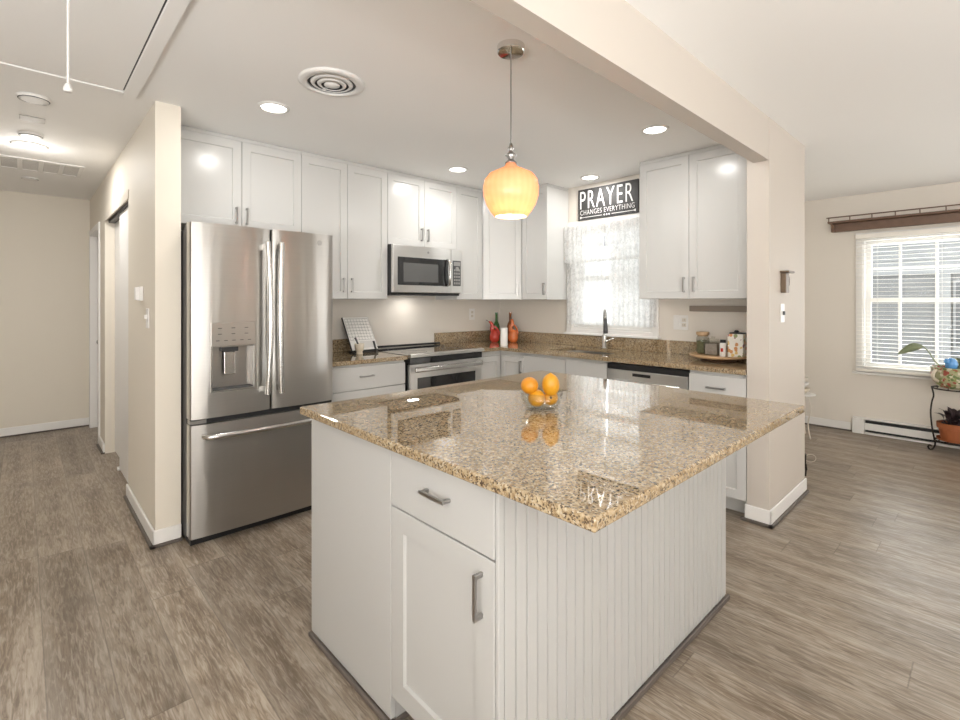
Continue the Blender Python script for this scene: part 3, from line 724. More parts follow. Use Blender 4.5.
# ================================================================== RANGE
rg = thing('range', 'stainless steel slide-in electric range with black glass oven door', 'range', (-1.292, -.33, 0))
RX0, RX1 = -1.683, -.902
obj('body', bx(RX0, RX1, -.628, -.03, .02, .906), 'black', rg, world=True)
obj('cooktop', bx(RX0-.008, RX1+.008, -.655, -.031, .9245, .9275), 'blackglass', rg, bevel=.003, world=True)
obj('cooktop_underframe', bx(RX0, RX1, -.64, -.03, .9065, .922), 'black', rg, world=True)
b = prism(B(), [(-.656, .904), (-.694, .908), (-.694, .931), (-.656, .936)], RX0-.004, RX1+.004, M4=Matrix(((0, 0, 1, 0), (1, 0, 0, 0), (0, 1, 0, 0), (0, 0, 0, 1))))
obj('front_trim', b, 'steelbright', rg, bevel=.002, world=True)
obj('control_panel', bx(RX0+.002, RX1-.002, -.668, -.629, .853, .9035), 'blackglass', rg, bevel=.003, world=True)
b = B()
for i in range(6): box(b, RX0+.10+i*.105, RX0+.125+i*.105, -.6688, -.6682, .868, .884)
b.free()
od = obj('oven_door', bx(RX0+.004, RX1-.004, -.668, -.629, .20, .850), 'steelbright', rg, bevel=.004, world=True)
obj('oven_window', bx(RX0+.075, RX1-.085, -.671, -.6685, .30, .742), 'blackglass', od, world=True)
b = B(); box(b, RX0+.03, RX1-.03, -.716, -.690, .792, .828); box(b, RX0+.045, RX0+.07, -.691, -.668, .797, .823); box(b, RX1-.07, RX1-.045, -.691, -.668, .797, .823)
obj('handle', b, 'steelsmooth', od, bevel=.008, world=True, seg=3)
obj('warming_drawer', bx(RX0+.004, RX1-.004, -.664, -.629, .04, .194), 'steel', rg, bevel=.004, world=True)
b = tube(B(), [(RX0+.09, -.045, .944), (RX1+.012, -.045, .941)], .0095, 10)
obj('rear_rail', b, 'black', rg, world=True, smooth=True)
for (x, y, r) in ((-1.50, -.47, .105), (-1.49, -.20, .08), (-1.09, -.47, .09), (-1.09, -.20, .105)):
    obj('burner_ring', lathe(B(), [(r, 0), (r+.003, 0), (r+.003, .0006), (r, .0006)], 32, (x, y, .9276), close=True), 'darkgrey', rg, world=True)

# ================================================================== DISHWASHER, SINK, FAUCET
dw = thing('dishwasher', 'stainless steel dishwasher between sink cabinet and narrow drawer cabinet', 'dishwasher', (-.3, -2.08, 0))
obj('body', bx(-.60, -.03, -1.770, -2.385, .06, .880), 'darkgrey', dw, world=True)
dr = obj('door', bx(-.632, -.601, -1.771, -2.384, .11, .838), 'steelbright', dw, bevel=.003, world=True)
obj('control_strip', bx(-.630, -.601, -1.771, -2.384, .8395, .881), 'black', dw, bevel=.002, world=True)
obj('handle', bx(-.650, -.6325, -1.82, -2.335, .735, .768), 'steelsmooth', dr, bevel=.006, world=True)
obj('display', bx(-.6335, -.6322, -1.98, -2.12, .800, .822), 'black', dr, world=True)
obj('toe_panel', bx(-.545, -.53, -1.771, -2.384, 0, .105), 'black', dw, world=True)

sk = thing('sink', 'stainless steel undermount sink below the kitchen window', 'sink', ((SX0+SX1)/2, (SY0+SY1)/2, .893))
b = B(); th = .004; zb = .70
box(b, SX0-.012, SX1+.012, SY0+.012, SY0, zb, .8925); box(b, SX0-.012, SX1+.012, SY1, SY1-.012, zb, .8925)
box(b, SX0-.012, SX0, SY0, SY1, zb, .8925); box(b, SX1, SX1+.012, SY0, SY1, zb, .8925); box(b, SX0-.012, SX1+.012, SY0+.012, SY1-.012, zb-.01, zb)
obj('basin', b, 'steel', sk, world=True)
obj('drain', lathe(B(), [(0, 0), (.04, 0), (.045, .003), (.02, .004), (0, .002)], 20, ((SX0+SX1)/2, (SY0+SY1)/2, zb+.0005)), 'chrome', sk, smooth=True, world=True)

fc = thing('faucet', 'brushed steel pull-down kitchen faucet behind the sink', 'faucet', (-.062, -1.385, ZK))
obj('base', lathe(B(), [(0, 0), (.028, 0), (.028, .008), (.022, .014), (.021, .11), (.015, .13), (0, .13)], 18, (-.062, -1.385, ZK+.0005)), 'chrome', fc, smooth=True, world=True)
d_ = Vector((-.80, -.60, 0)).normalized(); base = Vector((-.062, -1.385, ZK))
pts = [base+Vector((0, 0, .125)), base+Vector((0, 0, .20)), base+Vector((0, 0, .27))]
cen = base+Vector((0, 0, .27))+d_*.062
for i in range(1, 11):
    a = PI - PI*i/10; pts.append(cen + d_*(.062*math.cos(a)) + Vector((0, 0, .075*math.sin(a))))
obj('spout', tube(B(), pts, .0125, 12), 'nickel', fc, smooth=True, world=True)
e = base + d_*.124 + Vector((0, 0, .27))
obj('spray_head', tube(B(), [e+Vector((0, 0, .002)), e+Vector((0, 0, -.05)), e+Vector((0, 0, -.095)), e+Vector((0, 0, -.125))], [.0135, .015, .019, .019], 12), 'darkgrey', fc, smooth=True, world=True)
obj('lever', tube(B(), [base+Vector((0, -.02, .072)), base+Vector((0, -.055, .082)), base+Vector((-.005, -.095, .098))], [.011, .009, .007], 10), 'chrome', fc, smooth=True, world=True)

# ================================================================== CURTAINS AND SIGN
def curtain(y0, y1, z0, z1, x, amp, waves, seed, scallop=.012):
    rnd = random.Random(seed); b = B(); nu, nv = 70, 16; ph = rnd.random()*6
    g = []
    for j in range(nv+1):
        v = j/nv; row = []
        for i in range(nu+1):
            u = i/nu
            s = math.sin(u*waves*2*PI+ph+.5*math.sin(u*5+seed)); s2 = math.sin(u*waves*4.7*PI+ph*2)
            a = amp*(.55+.45*(1-v))
            z = z1 - (z1-z0)*v
            if j == nv: z += scallop*abs(math.sin(u*waves*2.5*PI))
            row.append(b.verts.new((x + a*(s+.35*s2) , y0+(y1-y0)*(u+.008*math.sin(u*waves*2*PI+1)*v), z)))
        g.append(row)
    for j in range(nv):
        for i in range(nu): b.faces.new((g[j][i], g[j][i+1], g[j+1][i+1], g[j+1][i]))
    return b
CG = 'lace curtain panels over the sink window'
for (nm, y0, y1, z0, z1, x, sd, lb) in (
    ('a', -.935, -1.384, 1.705, 2.062, -.076, 3, 'short white lace curtain, left half of the upper tier over the sink'),
    ('b', -1.400, -1.862, 1.705, 2.062, -.076, 5, 'short white lace curtain, right half of the upper tier over the sink'),
    ('c', -.945, -1.380, 1.125, 1.735, -.040, 8, 'long white lace curtain, left half of the lower tier behind the faucet'),
    ('d', -1.402, -1.862, 1.125, 1.735, -.040, 11, 'long white lace curtain, right half of the lower tier behind the faucet')):
    loose('lace_curtain', curtain(y0, y1, z0, z1, x, .013, 9, sd), 'lace', lb, 'curtain', (x, (y0+y1)/2, z0), CG, smooth=True)
for z, xr_, lb in ((2.050, -.055, 'thin white upper curtain rod over the sink window'), (1.728, -.024, 'thin white middle curtain rod across the sink window')):
    loose('curtain_rod', tube(B(), [(xr_, -.93, z), (xr_, -1.865, z)], .005, 8), 'white', lb, 'curtain rod', (xr_, -1.4, z), 'curtain rods at the sink window')

sg = thing('wall_sign', 'charcoal wall sign with white lettering above the sink window', 'sign', (-.012, -1.39, 2.112))
obj('board', bx(-.026, -.002, -1.073, -1.695, 2.115, 2.406), 'signblack', sg, bevel=.002, world=True)
def lettering(txt, y_l, y_r, z_b, z_t, x, parent, name='lettering', depth=.0012, thin=-.012, space=1.12):
    cu = bpy.data.curves.new('t', 'FONT'); cu.body = txt; cu.extrude = .01; cu.offset = thin; cu.space_character = space
    to = bpy.data.objects.new('t', cu); COL.objects.link(to)
    dg = bpy.context.evaluated_depsgraph_get(); dg.update()
    me = bpy.data.meshes.new_from_object(to.evaluated_get(dg))
    b = B(); b.from_mesh(me); bpy.data.objects.remove(to); bpy.data.meshes.remove(me); bpy.data.curves.remove(cu)
    xs = [v.co.x for v in b.verts]; ys = [v.co.y for v in b.verts]; zs = [v.co.z for v in b.verts]
    for v in b.verts:
        u = (v.co.x-min(xs))/(max(xs)-min(xs)); w = (v.co.y-min(ys))/(max(ys)-min(ys)); q = (v.co.z-min(zs))/(max(zs)-min(zs))
        v.co = Vector((x - depth*q, y_l+(y_r-y_l)*u, z_b+(z_t-z_b)*w))
    bmesh.ops.recalc_face_normals(b, faces=b.faces[:])
    return obj(name, b, 'signwhite', parent, world=True)
lettering('PRAYER', -1.098, -1.648, 2.222, 2.386, -.0262, sg, thin=-.004, space=1.18)
lettering('CHANGES EVERYTHING', -1.100, -1.660, 2.163, 2.207, -.0262, sg)
b = B()
for a, c in ((-1.105, -1.335), (-1.435, -1.665)): box(b, -.0274, -.0262, a, c, 2.1375, 2.1425)
for y in (-1.36, -1.385, -1.41): lathe(b, [(0, 0), (.008, 0), (.008, .0012), (0, .0012)], 10, M4=Matrix.Translation((-.0262, y, 2.140)) @ Matrix.Rotation(-PI/2, 4, 'Y'))
for y, s in ((-1.098, 1), (-1.672, -1)):
    prism(b, [(y+.012*s*0, 2.128), (y, 2.152), (y-.03*s, 2.140)], 0, .0012, M4=Matrix(((0, 0, -1, -.0262), (1, 0, 0, 0), (0, 1, 0, 0), (0, 0, 0, 1))))
obj('arrow_ornament', b, 'signwhite', sg, world=True)

# ================================================================== PENDANT, CEILING LIGHTS, CEILING FITTINGS
PX, PY = -2.345, -2.367
pd = thing('pendant_lamp', 'amber glass pendant lamp with chrome canopy hanging over the island', 'lamp', (PX, PY, ZC))
obj('canopy', lathe(B(), [(0, 0), (.060, 0), (.060, -.026), (.056, -.031), (0, -.033)], 32, (PX, PY, ZC-.001)), 'chrome', pd, world=True, bevel=.001)
obj('cord', tube(B(), [(PX, PY, ZC-.034), (PX, PY, 2.02)], .0028, 8), 'nickel', pd, world=True)
obj('finial', lathe(B(), [(0, .085), (.006, .085), (.008, .072), (.014, .064), (.008, .055), (.012, .045), (.026, .034), (.014, .022), (.012, .014), (.024, .004), (.026, 0), (0, 0)], 18, (PX, PY, 1.944)), 'nickel', pd, smooth=True, world=True)
pr_ = [(.022, 0), (.028, -.014), (.060, -.030), (.095, -.047), (.114, -.072), (.1205, -.105), (.118, -.140), (.106, -.178), (.088, -.208), (.070, -.230)]
prof = [(r, z) for r, z in pr_] + [(r-.004, z+.001) for r, z in reversed(pr_)]
sh = obj('shade', lathe(B(), prof, 40, (PX, PY, 1.943), close=True), 'shade', pd, smooth=True, world=True)
obj('bulb', lathe(B(), [(0, -.10), (.022, -.092), (.030, -.07), (.022, -.04), (.012, -.02), (.012, 0), (0, 0)], 16, (PX, PY, 1.885)), 'bulb', pd, smooth=True, world=True)
l = bpy.data.lights.new('pendant_light', 'POINT'); l.energy = 3.2; l.color = (1, .98, .97); l.shadow_soft_size = .04
o = bpy.data.objects.new('pendant_light', l); COL.objects.link(o); o.location = (PX, PY, 1.74)

def downlight(x, y, label, r=.085, watts=4.2, name='recessed_light'):
    t = thing(name, label, 'light', (x, y, ZC), group='recessed ceiling lights')
    obj('trim_ring', lathe(B(), [(r*.78, -.001), (r, -.001), (r, -.006), (r*.80, -.010), (r*.78, -.004)], 32, (x, y, ZC), close=True), 'white', t, smooth=True, world=True)
    obj('lens', lathe(B(), [(0, -.006), (r*.775, -.005), (r*.775, -.002), (0, -.002)], 28, (x, y, ZC)), 'lens', t, world=True)
    li = bpy.data.lights.new('downlight', 'AREA'); li.shape = 'DISK'; li.size = r*1.4; li.energy = watts; li.color = (1, .985, .96)
    lo = bpy.data.objects.new('downlight', li); COL.objects.link(lo); lo.location = (x, y, ZC-.014)
downlight(-2.843, -.995, 'round recessed ceiling light in front of the refrigerator', watts=3.2)
downlight(-.937, -2.308, 'round recessed ceiling light before the right wall cabinet', watts=3)
downlight(-1.244, -.734, 'round recessed ceiling light near the microwave')
downlight(-.223, -1.339, 'round recessed ceiling light above the wall sign', watts=3)
downlight(-3.844, .864, 'round ceiling light in the hall', r=.10, watts=9)
l = bpy.data.lights.new('hall_light', 'POINT'); l.energy = 1.8; l.color = (1, .97, .92); l.shadow_soft_size = .06
o = bpy.data.objects.new('hall_light', l); COL.objects.link(o); o.location = (-3.844, .864, ZC-.11)

vt = thing('ceiling_vent', 'round white ceiling air diffuser with concentric rings', 'vent', (-2.748, -1.514, ZC))
c = (-2.748, -1.514, ZC)
obj('flange', lathe(B(), [(.118, -.004), (.160, -.001), (.162, -.004), (.150, -.012), (.118, -.016)], 40, c, close=True), 'white', vt, smooth=True, world=True)
obj('throat', lathe(B(), [(0, -.0015), (.118, -.0015), (.118, -.003), (0, -.003)], 40, c), 'black', vt, world=True)
for (r0, r1, z) in ((.082, .102, -.018), (.052, .070, -.022), (.0, .038, -.026)):
    p = [(r0, z), (r1, z+.008), (r1+.001, z+.011), (r0, z+.004)] if r0 else [(0, z), (r1, z+.008), (r1, z+.011), (0, z+.006)]
    obj('ring', lathe(B(), p, 36, c, close=bool(r0)), 'white', vt, smooth=True, world=True)
obj('stem', bx(c[0]-.004, c[0]+.004, c[1]-.10, c[1]+.10, ZC-.013, ZC-.0035), 'white', vt, world=True)

def disc_fit(name, label, cat, x, y, r, h, m='white', slot=True):
    t = thing(name, label, cat, (x, y, ZC), 0, 'round detectors on the hall ceiling')
    obj('housing', lathe(B(), [(0, -h), (r*.72, -h), (r*.9, -h*.75), (r, -h*.3), (r, -.001), (0, -.001)], 30, (x, y, ZC)), m, t, smooth=False, bevel=.003, world=True)
    if slot: obj('vent_slot', lathe(B(), [(r*.86, -h*.86), (r*.905, -h*.76), (r*.925, -h*.76), (r*.88, -h*.88)], 30, (x, y, ZC), close=True), 'darkgrey', t, world=True)
disc_fit('smoke_detector', 'round white smoke detector on the hall ceiling, nearest the hatch', 'detector', -3.836, -.245, .072, .022)
disc_fit('smoke_detector', 'round white ceiling detector just before the hall light', 'detector', -3.841, .56, .066, .018)
disc_fit('smoke_detector', 'small round white detector beyond the hall ceiling grille', 'detector', -3.834, 2.108, .062, .016)
t = thing('ceiling_plate', 'small pale oblong cover plate on the hall ceiling between two detectors', 'plate', (-3.836, .188, ZC))
obj('plate', bx(-3.895, -3.78, .13, .235, ZC-.006, ZC-.001), 'grille', t, bevel=.002, world=True)
t = thing('return_grille', 'white hall ceiling air grille divided into louvred sections', 'vent', (-3.93, 1.53, ZC))
b = B(); gx0, gx1, gy0, gy1 = -4.41, -3.51, 1.30, 1.75
obj('grille_frame', (lambda b: (box(b, gx0, gx1, gy0, gy0+.035, ZC-.010, ZC-.001), box(b, gx0, gx1, gy1-.035, gy1, ZC-.010, ZC-.001), [box(b, gx0+k*.1243, gx0+k*.1243+.03, gy0+.035, gy1-.035, ZC-.010, ZC-.001) for k in range(8)], b)[-1])(B()), 'white', t, bevel=.002, world=True)
for k in range(7):
    a = gx0+.03+k*.1243; b = B()
    for j in range(16):
        y = gy0+.037+j*.0235; box(b, a, a+.0943, y, y+.011, ZC-.007, ZC-.003)
    box(b, a, a+.0943, gy0+.035, gy1-.035, ZC-.0025, ZC-.001)
    obj('louvre_panel', b, 'grille', t, world=True)

# ================================================================== WALL FITTINGS
def plate_thing(name, label, cat, c, ax, w, h, parts, m='white', t_=.006):
    """thin plate on a wall; ax: '-y' or '-x' facing; parts: (name, du, dz, w, h, out, mat)"""
    th = thing(name, label, cat, c)
    def bb(du, dz, w_, h_, o0, o1):
        if ax == '-y': return bx(c[0]+du-w_/2, c[0]+du+w_/2, c[1]-o1, c[1]-o0, c[2]+dz-h_/2, c[2]+dz+h_/2)
        return bx(c[0]-o1, c[0]-o0, c[1]-du-w_/2, c[1]-du+w_/2, c[2]+dz-h_/2, c[2]+dz+h_/2)
    obj('cover_plate', bb(0, 0, w, h, .0005, t_), m, th, bevel=.002, world=True)
    for (n, du, dz, w_, h_, o, mm) in parts: obj(n, bb(du, dz, w_, h_, t_+.0002, t_+o), mm, th, bevel=.001, world=True)
    return th
def slots(du=0): return [('receptacle', du, .02, .034, .028, .002, 'almond'), ('receptacle', du, -.02, .034, .028, .002, 'almond'),
                         ('slot', du-.006, .021, .003, .009, .0025, 'black'), ('slot', du+.006, .021, .003, .009, .0025, 'black'), ('slot', du-.006, -.019, .003, .009, .0025, 'black'), ('slot', du+.006, -.019, .003, .009, .0025, 'black')]
plate_thing('outlet', 'white wall outlet on the wall right of the range', 'outlet', (-.42, 0, 1.215), '-y', .075, .118, slots())
plate_thing('switch_plate', 'double white switch and outlet plate below the right wall cabinet', 'switch', (0, -2.055, 1.178), '-x', .12, .118, [('rocker', -.027, 0, .034, .068, .004, 'white')] + slots(.027))
plate_thing('light_switch', 'white light switch on the pillar below the bronze bracket', 'switch', (-.376, -2.873, 1.274), '-y', .072, .118, [('toggle', .0, 0, .010, .024, .012, 'darkgrey')])
plate_thing('thermostat', 'white wall thermostat on the hall partition', 'thermostat', (-3.35, -.225, 1.395), '-x', .10, .085, [('display', -.02, .01, .035, .03, .004, 'cabin'), ('body', .02, 0, .045, .075, .02, 'white')], t_=.018)
plate_thing('light_switch', 'white light switch on the hall partition below the thermostat', 'switch', (-3.35, -.43, 1.250), '-x', .072, .115, [('toggle', 0, .008, .010, .022, .013, 'white')])
t = thing('wall_bracket', 'dark bronze wall bracket high on the pillar above the switch', 'bracket', (-.372, -2.873, 1.40))
obj('cap_plate', bx(-.425, -.30, -2.925, -2.8735, 1.527, 1.540), 'bronze', t, bevel=.003, world=True)
obj('body', bx(-.408, -.342, -2.905, -2.8735, 1.402, 1.526), 'bronze', t, bevel=.003, world=True)
obj('ring', tube(B(), [(-.315+.010*math.cos(a), -2.895, 1.478+.032*math.sin(a)) for a in [i*2*PI/16 for i in range(17)]], .003, 6), 'iron', t, world=True)
loose('wall_rail', bx(-.030, -.001, -2.135, -2.66, 1.270, 1.314), 'strip', 'grey-brown rail on the wall under the right wall cabinet', 'rail', (-.015, -2.40, 1.27), bevel=.003)

# ================================================================== COUNTER ITEMS
def ellipsoid_prof(r, h, n=10): return [(r*math.sin(PI*i/n), -h*math.cos(PI*i/n)) for i in range(n+1)]
def jug(label, x, y, m, H, lean):
    """gourd-shaped jug, open loop handle on its right, neck leaning left as seen from the room"""
    t = thing('ceramic_jug', label, 'jug', (x, y, ZK), 0, 'gourd jugs in the counter corner')
    r = Vector((.728, -.686, 0)); c = Vector((x, y, ZK+.0006))
    obj('body', lathe(B(), [(0, 0), (.034, 0), (.046, .015), (.053, .045), (.050, .078), (.038, .108), (.026, .130), (0, .132)], 22, tuple(c)), m, t, smooth=True, world=True)
    k = H/.235
    pts = [c - r*.014 + Vector((0, 0, .105)), c - r*.026 + Vector((0, 0, .14*k)), c - r*.022*lean + Vector((0, 0, .175*k)), c - r*.030*lean + Vector((0, 0, .205*k)), c - r*.052*lean + Vector((0, 0, .222*k))]
    obj('neck', tube(B(), smoothpts(pts, 5), [.024]*4+[.020]*5+[.018]*5+[.016]*4+[.012, .009, .006], 12), m, t, smooth=True, world=True)
    hp = [c - r*.018 + Vector((0, 0, .17*k)), c + r*.008 + Vector((0, 0, .165*k)), c + r*.034 + Vector((0, 0, .135*k)), c + r*.046 + Vector((0, 0, .10)), c + r*.044 + Vector((0, 0, .07))]
    obj('handle', tube(B(), smoothpts(hp, 5), .010, 10), m, t, smooth=True, world=True)
    st = pts[-1]; obj('stem', tube(B(), [st, st - r*.014*lean + Vector((0, 0, .008)), st - r*.03*lean + Vector((0, 0, .018))], .003, 6), 'darkleaf', t, world=True)
jug('red ceramic gourd jug in the counter corner', -.275, -.195, 'red', .225, 1.1)
jug('orange ceramic gourd jug in the counter corner, right of the red one', -.150, -.345, 'orangeglaze', .255, .35)
def bottle(label, x, y, m, H):
    t = thing('bottle', label, 'bottle', (x, y, ZK), 0, 'glass bottles in the counter corner')
    obj('glass', lathe(B(), [(0, 0), (.034, 0), (.036, .01), (.036, H*.52), (.030, H*.60), (.015, H*.70), (.0135, H*.93), (.016, H*.94), (.016, H*.97), (0, H*.97)], 20, (x, y, ZK+.0006)), m, t, smooth=True, world=True)
    obj('cap', lathe(B(), [(0, H*.97), (.0155, H*.97), (.0155, H), (0, H)], 14, (x, y, ZK+.0008)), 'amber' if m == 'amber' else 'greenbottle', t, world=True)
bottle('tall green glass bottle behind the red jug', -.165, -.115, 'greenbottle', .305)
bottle('tall amber glass bottle behind the orange jug', -.075, -.235, 'amber', .31)
loose('paper_towel_roll', lathe(B(), [(0, 0), (.034, 0), (.034, .172), (.012, .172), (.012, .165), (0, .165)], 22, (-.525, -.575, ZK+.0006)), 'paper', 'plain white upright roll on the counter in front of the two jugs', 'roll', (-.525, -.575, ZK), bevel=.002)

# calendar card on easel
t = thing('calendar_stand', 'white gridded calendar card on a black easel leaning by the refrigerator', 'calendar', (-1.90, -.12, ZK))
ea = Vector((-1.926, -.215, .945)); up = Vector((0, .175, .268)); wd = Vector((.236, 0, 0)); nn = up.cross(wd).normalized()*-1
if nn.y > 0: nn = -nn
def quadbox(b, o, a, c, d):
    ps = [o, o+a, o+a+c, o+c]; lo = [b.verts.new(p) for p in ps]; hi = [b.verts.new(p+d) for p in ps]
    b.faces.new(lo); b.faces.new(hi)
    for i in range(4): b.faces.new((lo[i], lo[(i+1) % 4], hi[(i+1) % 4], hi[i]))
    bmesh.ops.recalc_face_normals(b, faces=b.faces[:]); return b
obj('backing_board', quadbox(B(), ea-wd*.02-nn*.001, wd*1.04, up, -nn*.010), 'black', t, world=True)
obj('card', quadbox(B(), ea+up*.01, wd, up*.98, nn*.004), 'paper', t, world=True)
b = B()
for i in range(9): quadbox(b, ea+wd*(.03+.94*i/8)+up*.30+nn*.0042, wd*.006, up*.64, nn*.0006)
for i in range(8): quadbox(b, ea+wd*.03+up*(.30+.64*i/7)+nn*.0042, wd*.94, up*.006, nn*.0006)
obj('grid_lines', b, 'darkgrey', t, world=True)
b = B(); box(b, -1.925, -1.70, -.232, -.15, ZK+.0005, .936); box(b, -1.925, -1.70, -.24, -.230, ZK+.0005, .950)
obj('easel_ledge', b, 'black', t, bevel=.002, world=True)
b = quadbox(B(), Vector((-1.725, -.246, ZK+.001)), Vector((.014, 0, 0)), Vector((0, .05, .09)), Vector((0, .010, 0)))
obj('easel_arm', b, 'black', t, world=True)
obj('card_picture', quadbox(B(), ea+wd*.35+up*.06+nn*.0042, wd*.55, up*.2, nn*.0006), 'cabin', t, world=True)
t = thing('mug', 'small cream ceramic mortar cup in front of the calendar', 'cup', (-1.912, -.30, ZK))
obj('cup', lathe(B(), [(0, 0), (.026, 0), (.027, .010), (.022, .018), (.034, .035), (.040, .085), (.036, .085), (.030, .04), (0, .03)], 20, (-1.912, -.30, ZK+.0006)), 'cream', t, smooth=True, world=True)
obj('pestle', tube(B(), [(-1.912, -.30, ZK+.045), (-1.930, -.295, ZK+.10), (-1.945, -.29, ZK+.135)], [.010, .007, .009], 8), 'darkgrey', t, smooth=True, world=True)

# tray with jars
tx, ty = -.232, -2.435
t = thing('serving_tray', 'round wooden turntable tray holding jars under the right wall cabinet', 'tray', (tx, ty, ZK))
obj('foot', lathe(B(), [(0, 0), (.115, 0), (.12, .008), (.10, .017), (0, .017)], 32, (tx, ty, ZK+.0006)), 'darkwood', t, world=True)
obj('plate', lathe(B(), [(0, .018), (.150, .018), (.190, .028), (.197, .044), (.190, .044), (.184, .0285), (0, .0285)], 44, (tx, ty, ZK)), 'traywood', t, smooth=True, world=True)
TZ = ZK+.0300
def jar_round(label, x, y, r, h, fill):
    t = thing('storage_jar', label, 'jar', (x, y, TZ))
    obj('glass', lathe(B(), [(0, 0), (r, 0), (r, h*.72), (r*.85, h*.82), (r*.85, h*.86), (r*.81, h*.86), (r*.81, h*.81), (r*.95, h*.71), (r*.95, .004), (0, .004)], 24, (x, y, TZ)), 'jarglass', t, smooth=True, world=True)
    obj('contents', lathe(B(), [(0, .005), (r*.92, .005), (r*.92, h*.58), (r*.5, h*.63), (0, h*.61)], 20, (x, y, TZ)), fill, t, world=True)
    obj('lid', lathe(B(), [(0, h*.80), (r*.79, h*.80), (r*.79, h*.865), (r*1.0, h*.865), (r*1.0, h), (0, h)], 24, (x, y, TZ)), 'traywood', t, bevel=.002, world=True)
jar_round('glass jar with wooden lid and green herbs on the tray', -.140, -2.285, .046, .165, 'herbs')
t = thing('storage_jar', 'squat square glass jar of grey spice on the tray', 'jar', (-.168, -2.372, TZ))
obj('glass', (lambda b: (box(b, -.215, -.122, -2.325, -2.419, TZ, TZ+.004), box(b, -.215, -.211, -2.325, -2.419, TZ+.004, TZ+.10), box(b, -.126, -.122, -2.325, -2.419, TZ+.004, TZ+.10), box(b, -.211, -.126, -2.325, -2.329, TZ+.004, TZ+.10), box(b, -.211, -.126, -2.415, -2.419, TZ+.004, TZ+.10), b)[-1])(B()), 'jarglass', t, world=True)
obj('contents', bx(-.2095, -.1275, -2.3305, -2.4135, TZ+.0045, TZ+.082), 'spice', t, world=True)
obj('lid', lathe(B(), [(0, .1005), (.036, .1005), (.038, .118), (.012, .121), (.015, .134), (0, .136)], 20, (-.168, -2.372, TZ)), 'jarglass', t, smooth=True, world=True)
t = thing('spice_bottle', 'small white-labelled bottle with black cap on the tray', 'bottle', (-.225, -2.462, TZ))
obj('bottle_body', lathe(B(), [(0, 0), (.022, 0), (.022, .09), (.016, .098), (0, .098)], 18, (-.225, -2.462, TZ)), 'paper', t, smooth=False, world=True)
obj('cap', lathe(B(), [(0, .0985), (.019, .0985), (.019, .120), (0, .120)], 18, (-.225, -2.462, TZ)), 'black', t, world=True)
obj('label_mark', bx(-.249, -.2455, -2.454, -2.470, TZ+.035, TZ+.06), 'red', t, world=True)
t = thing('floral_tin', 'white flower-patterned canister on the tray beside the pillar', 'canister', (-.185, -2.545, TZ))
obj('body', bx(-.240, -.135, -2.497, -2.600, TZ, TZ+.165), 'floral', t, bevel=.006, world=True)
obj('lid', bx(-.232, -.143, -2.505, -2.592, TZ+.1655, TZ+.174), 'black', t, bevel=.003, world=True)
obj('lid_knob', lathe(B(), [(0, .1745), (.012, .1745), (.018, .182), (.008, .190), (0, .190)], 14, (-.187, -2.54, TZ)), 'black', t, smooth=True, world=True)

# fruit bowl on island
bxc, byc, bz = -2.421+.02, -2.601+.018, .9245
t = thing('fruit_bowl', 'clear glass bowl of citrus fruit on the island', 'bowl', (bxc, byc, bz))
prof = [(0, 0), (.055, 0), (.062, .004), (.074, .03), (.084, .070), (.0805, .070), (.071, .032), (.058, .009), (0, .007)]
obj('bowl', lathe(B(), prof, 40, (bxc, byc, bz)), 'jarglass', t, smooth=True, world=True)
Rv = Vector((.728, -.686, 0)); Fv = Vector((.686, .728, 0))
def fruit(name, label, du, df, z, r, h, m, tilt=(0, 0), tip=True, spot=False):
    c = Vector((bxc, byc, bz)) + Rv*du + Fv*df + Vector((0, 0, z))
    t = thing(name, label, 'fruit', tuple(c - Vector((0, 0, r))), 0, 'citrus fruit in the glass bowl')
    prof = ellipsoid_prof(r, h, 14)
    if tip: prof[-2] = (prof[-2][0]*.75, h*1.02); prof[-3] = (prof[-3][0]*.96, prof[-3][1]); prof[-1] = (0, h*1.10)
    M4 = Matrix.Translation(c) @ Matrix.Rotation(tilt[1], 4, 'Z') @ Matrix.Rotation(tilt[0], 4, 'Y')
    obj('peel', lathe(B(), prof, 22, M4=M4), m, t, smooth=True, world=True)
    if spot:
        p = c - Fv*(r*.93) + Rv*(-.002) + Vector((0, 0, r*.25))
        obj('stem_end', lathe(B(), ellipsoid_prof(.005, .005, 6), 8, tuple(p)), 'stem', t, smooth=True, world=True)
fruit('orange', 'round orange resting on the left rim of the glass bowl', -.047, -.004, .094, .034, .033, 'orange', tip=False)
fruit('lemon', 'upright pointed lemon on top of the fruit in the bowl', .036, -.002, .096, .034, .045, 'lemon', (-.15, .4))
fruit('lemon', 'large yellow-orange lemon low in the left of the bowl', -.020, -.006, .0455, .033, .035, 'lemon', (1.2, .9), tip=False)
fruit('lemon', 'lemon with a dark stem end low in the right of the bowl', .036, .006, .0425, .027, .030, 'lemon', (1.3, -.5), tip=False, spot=True)

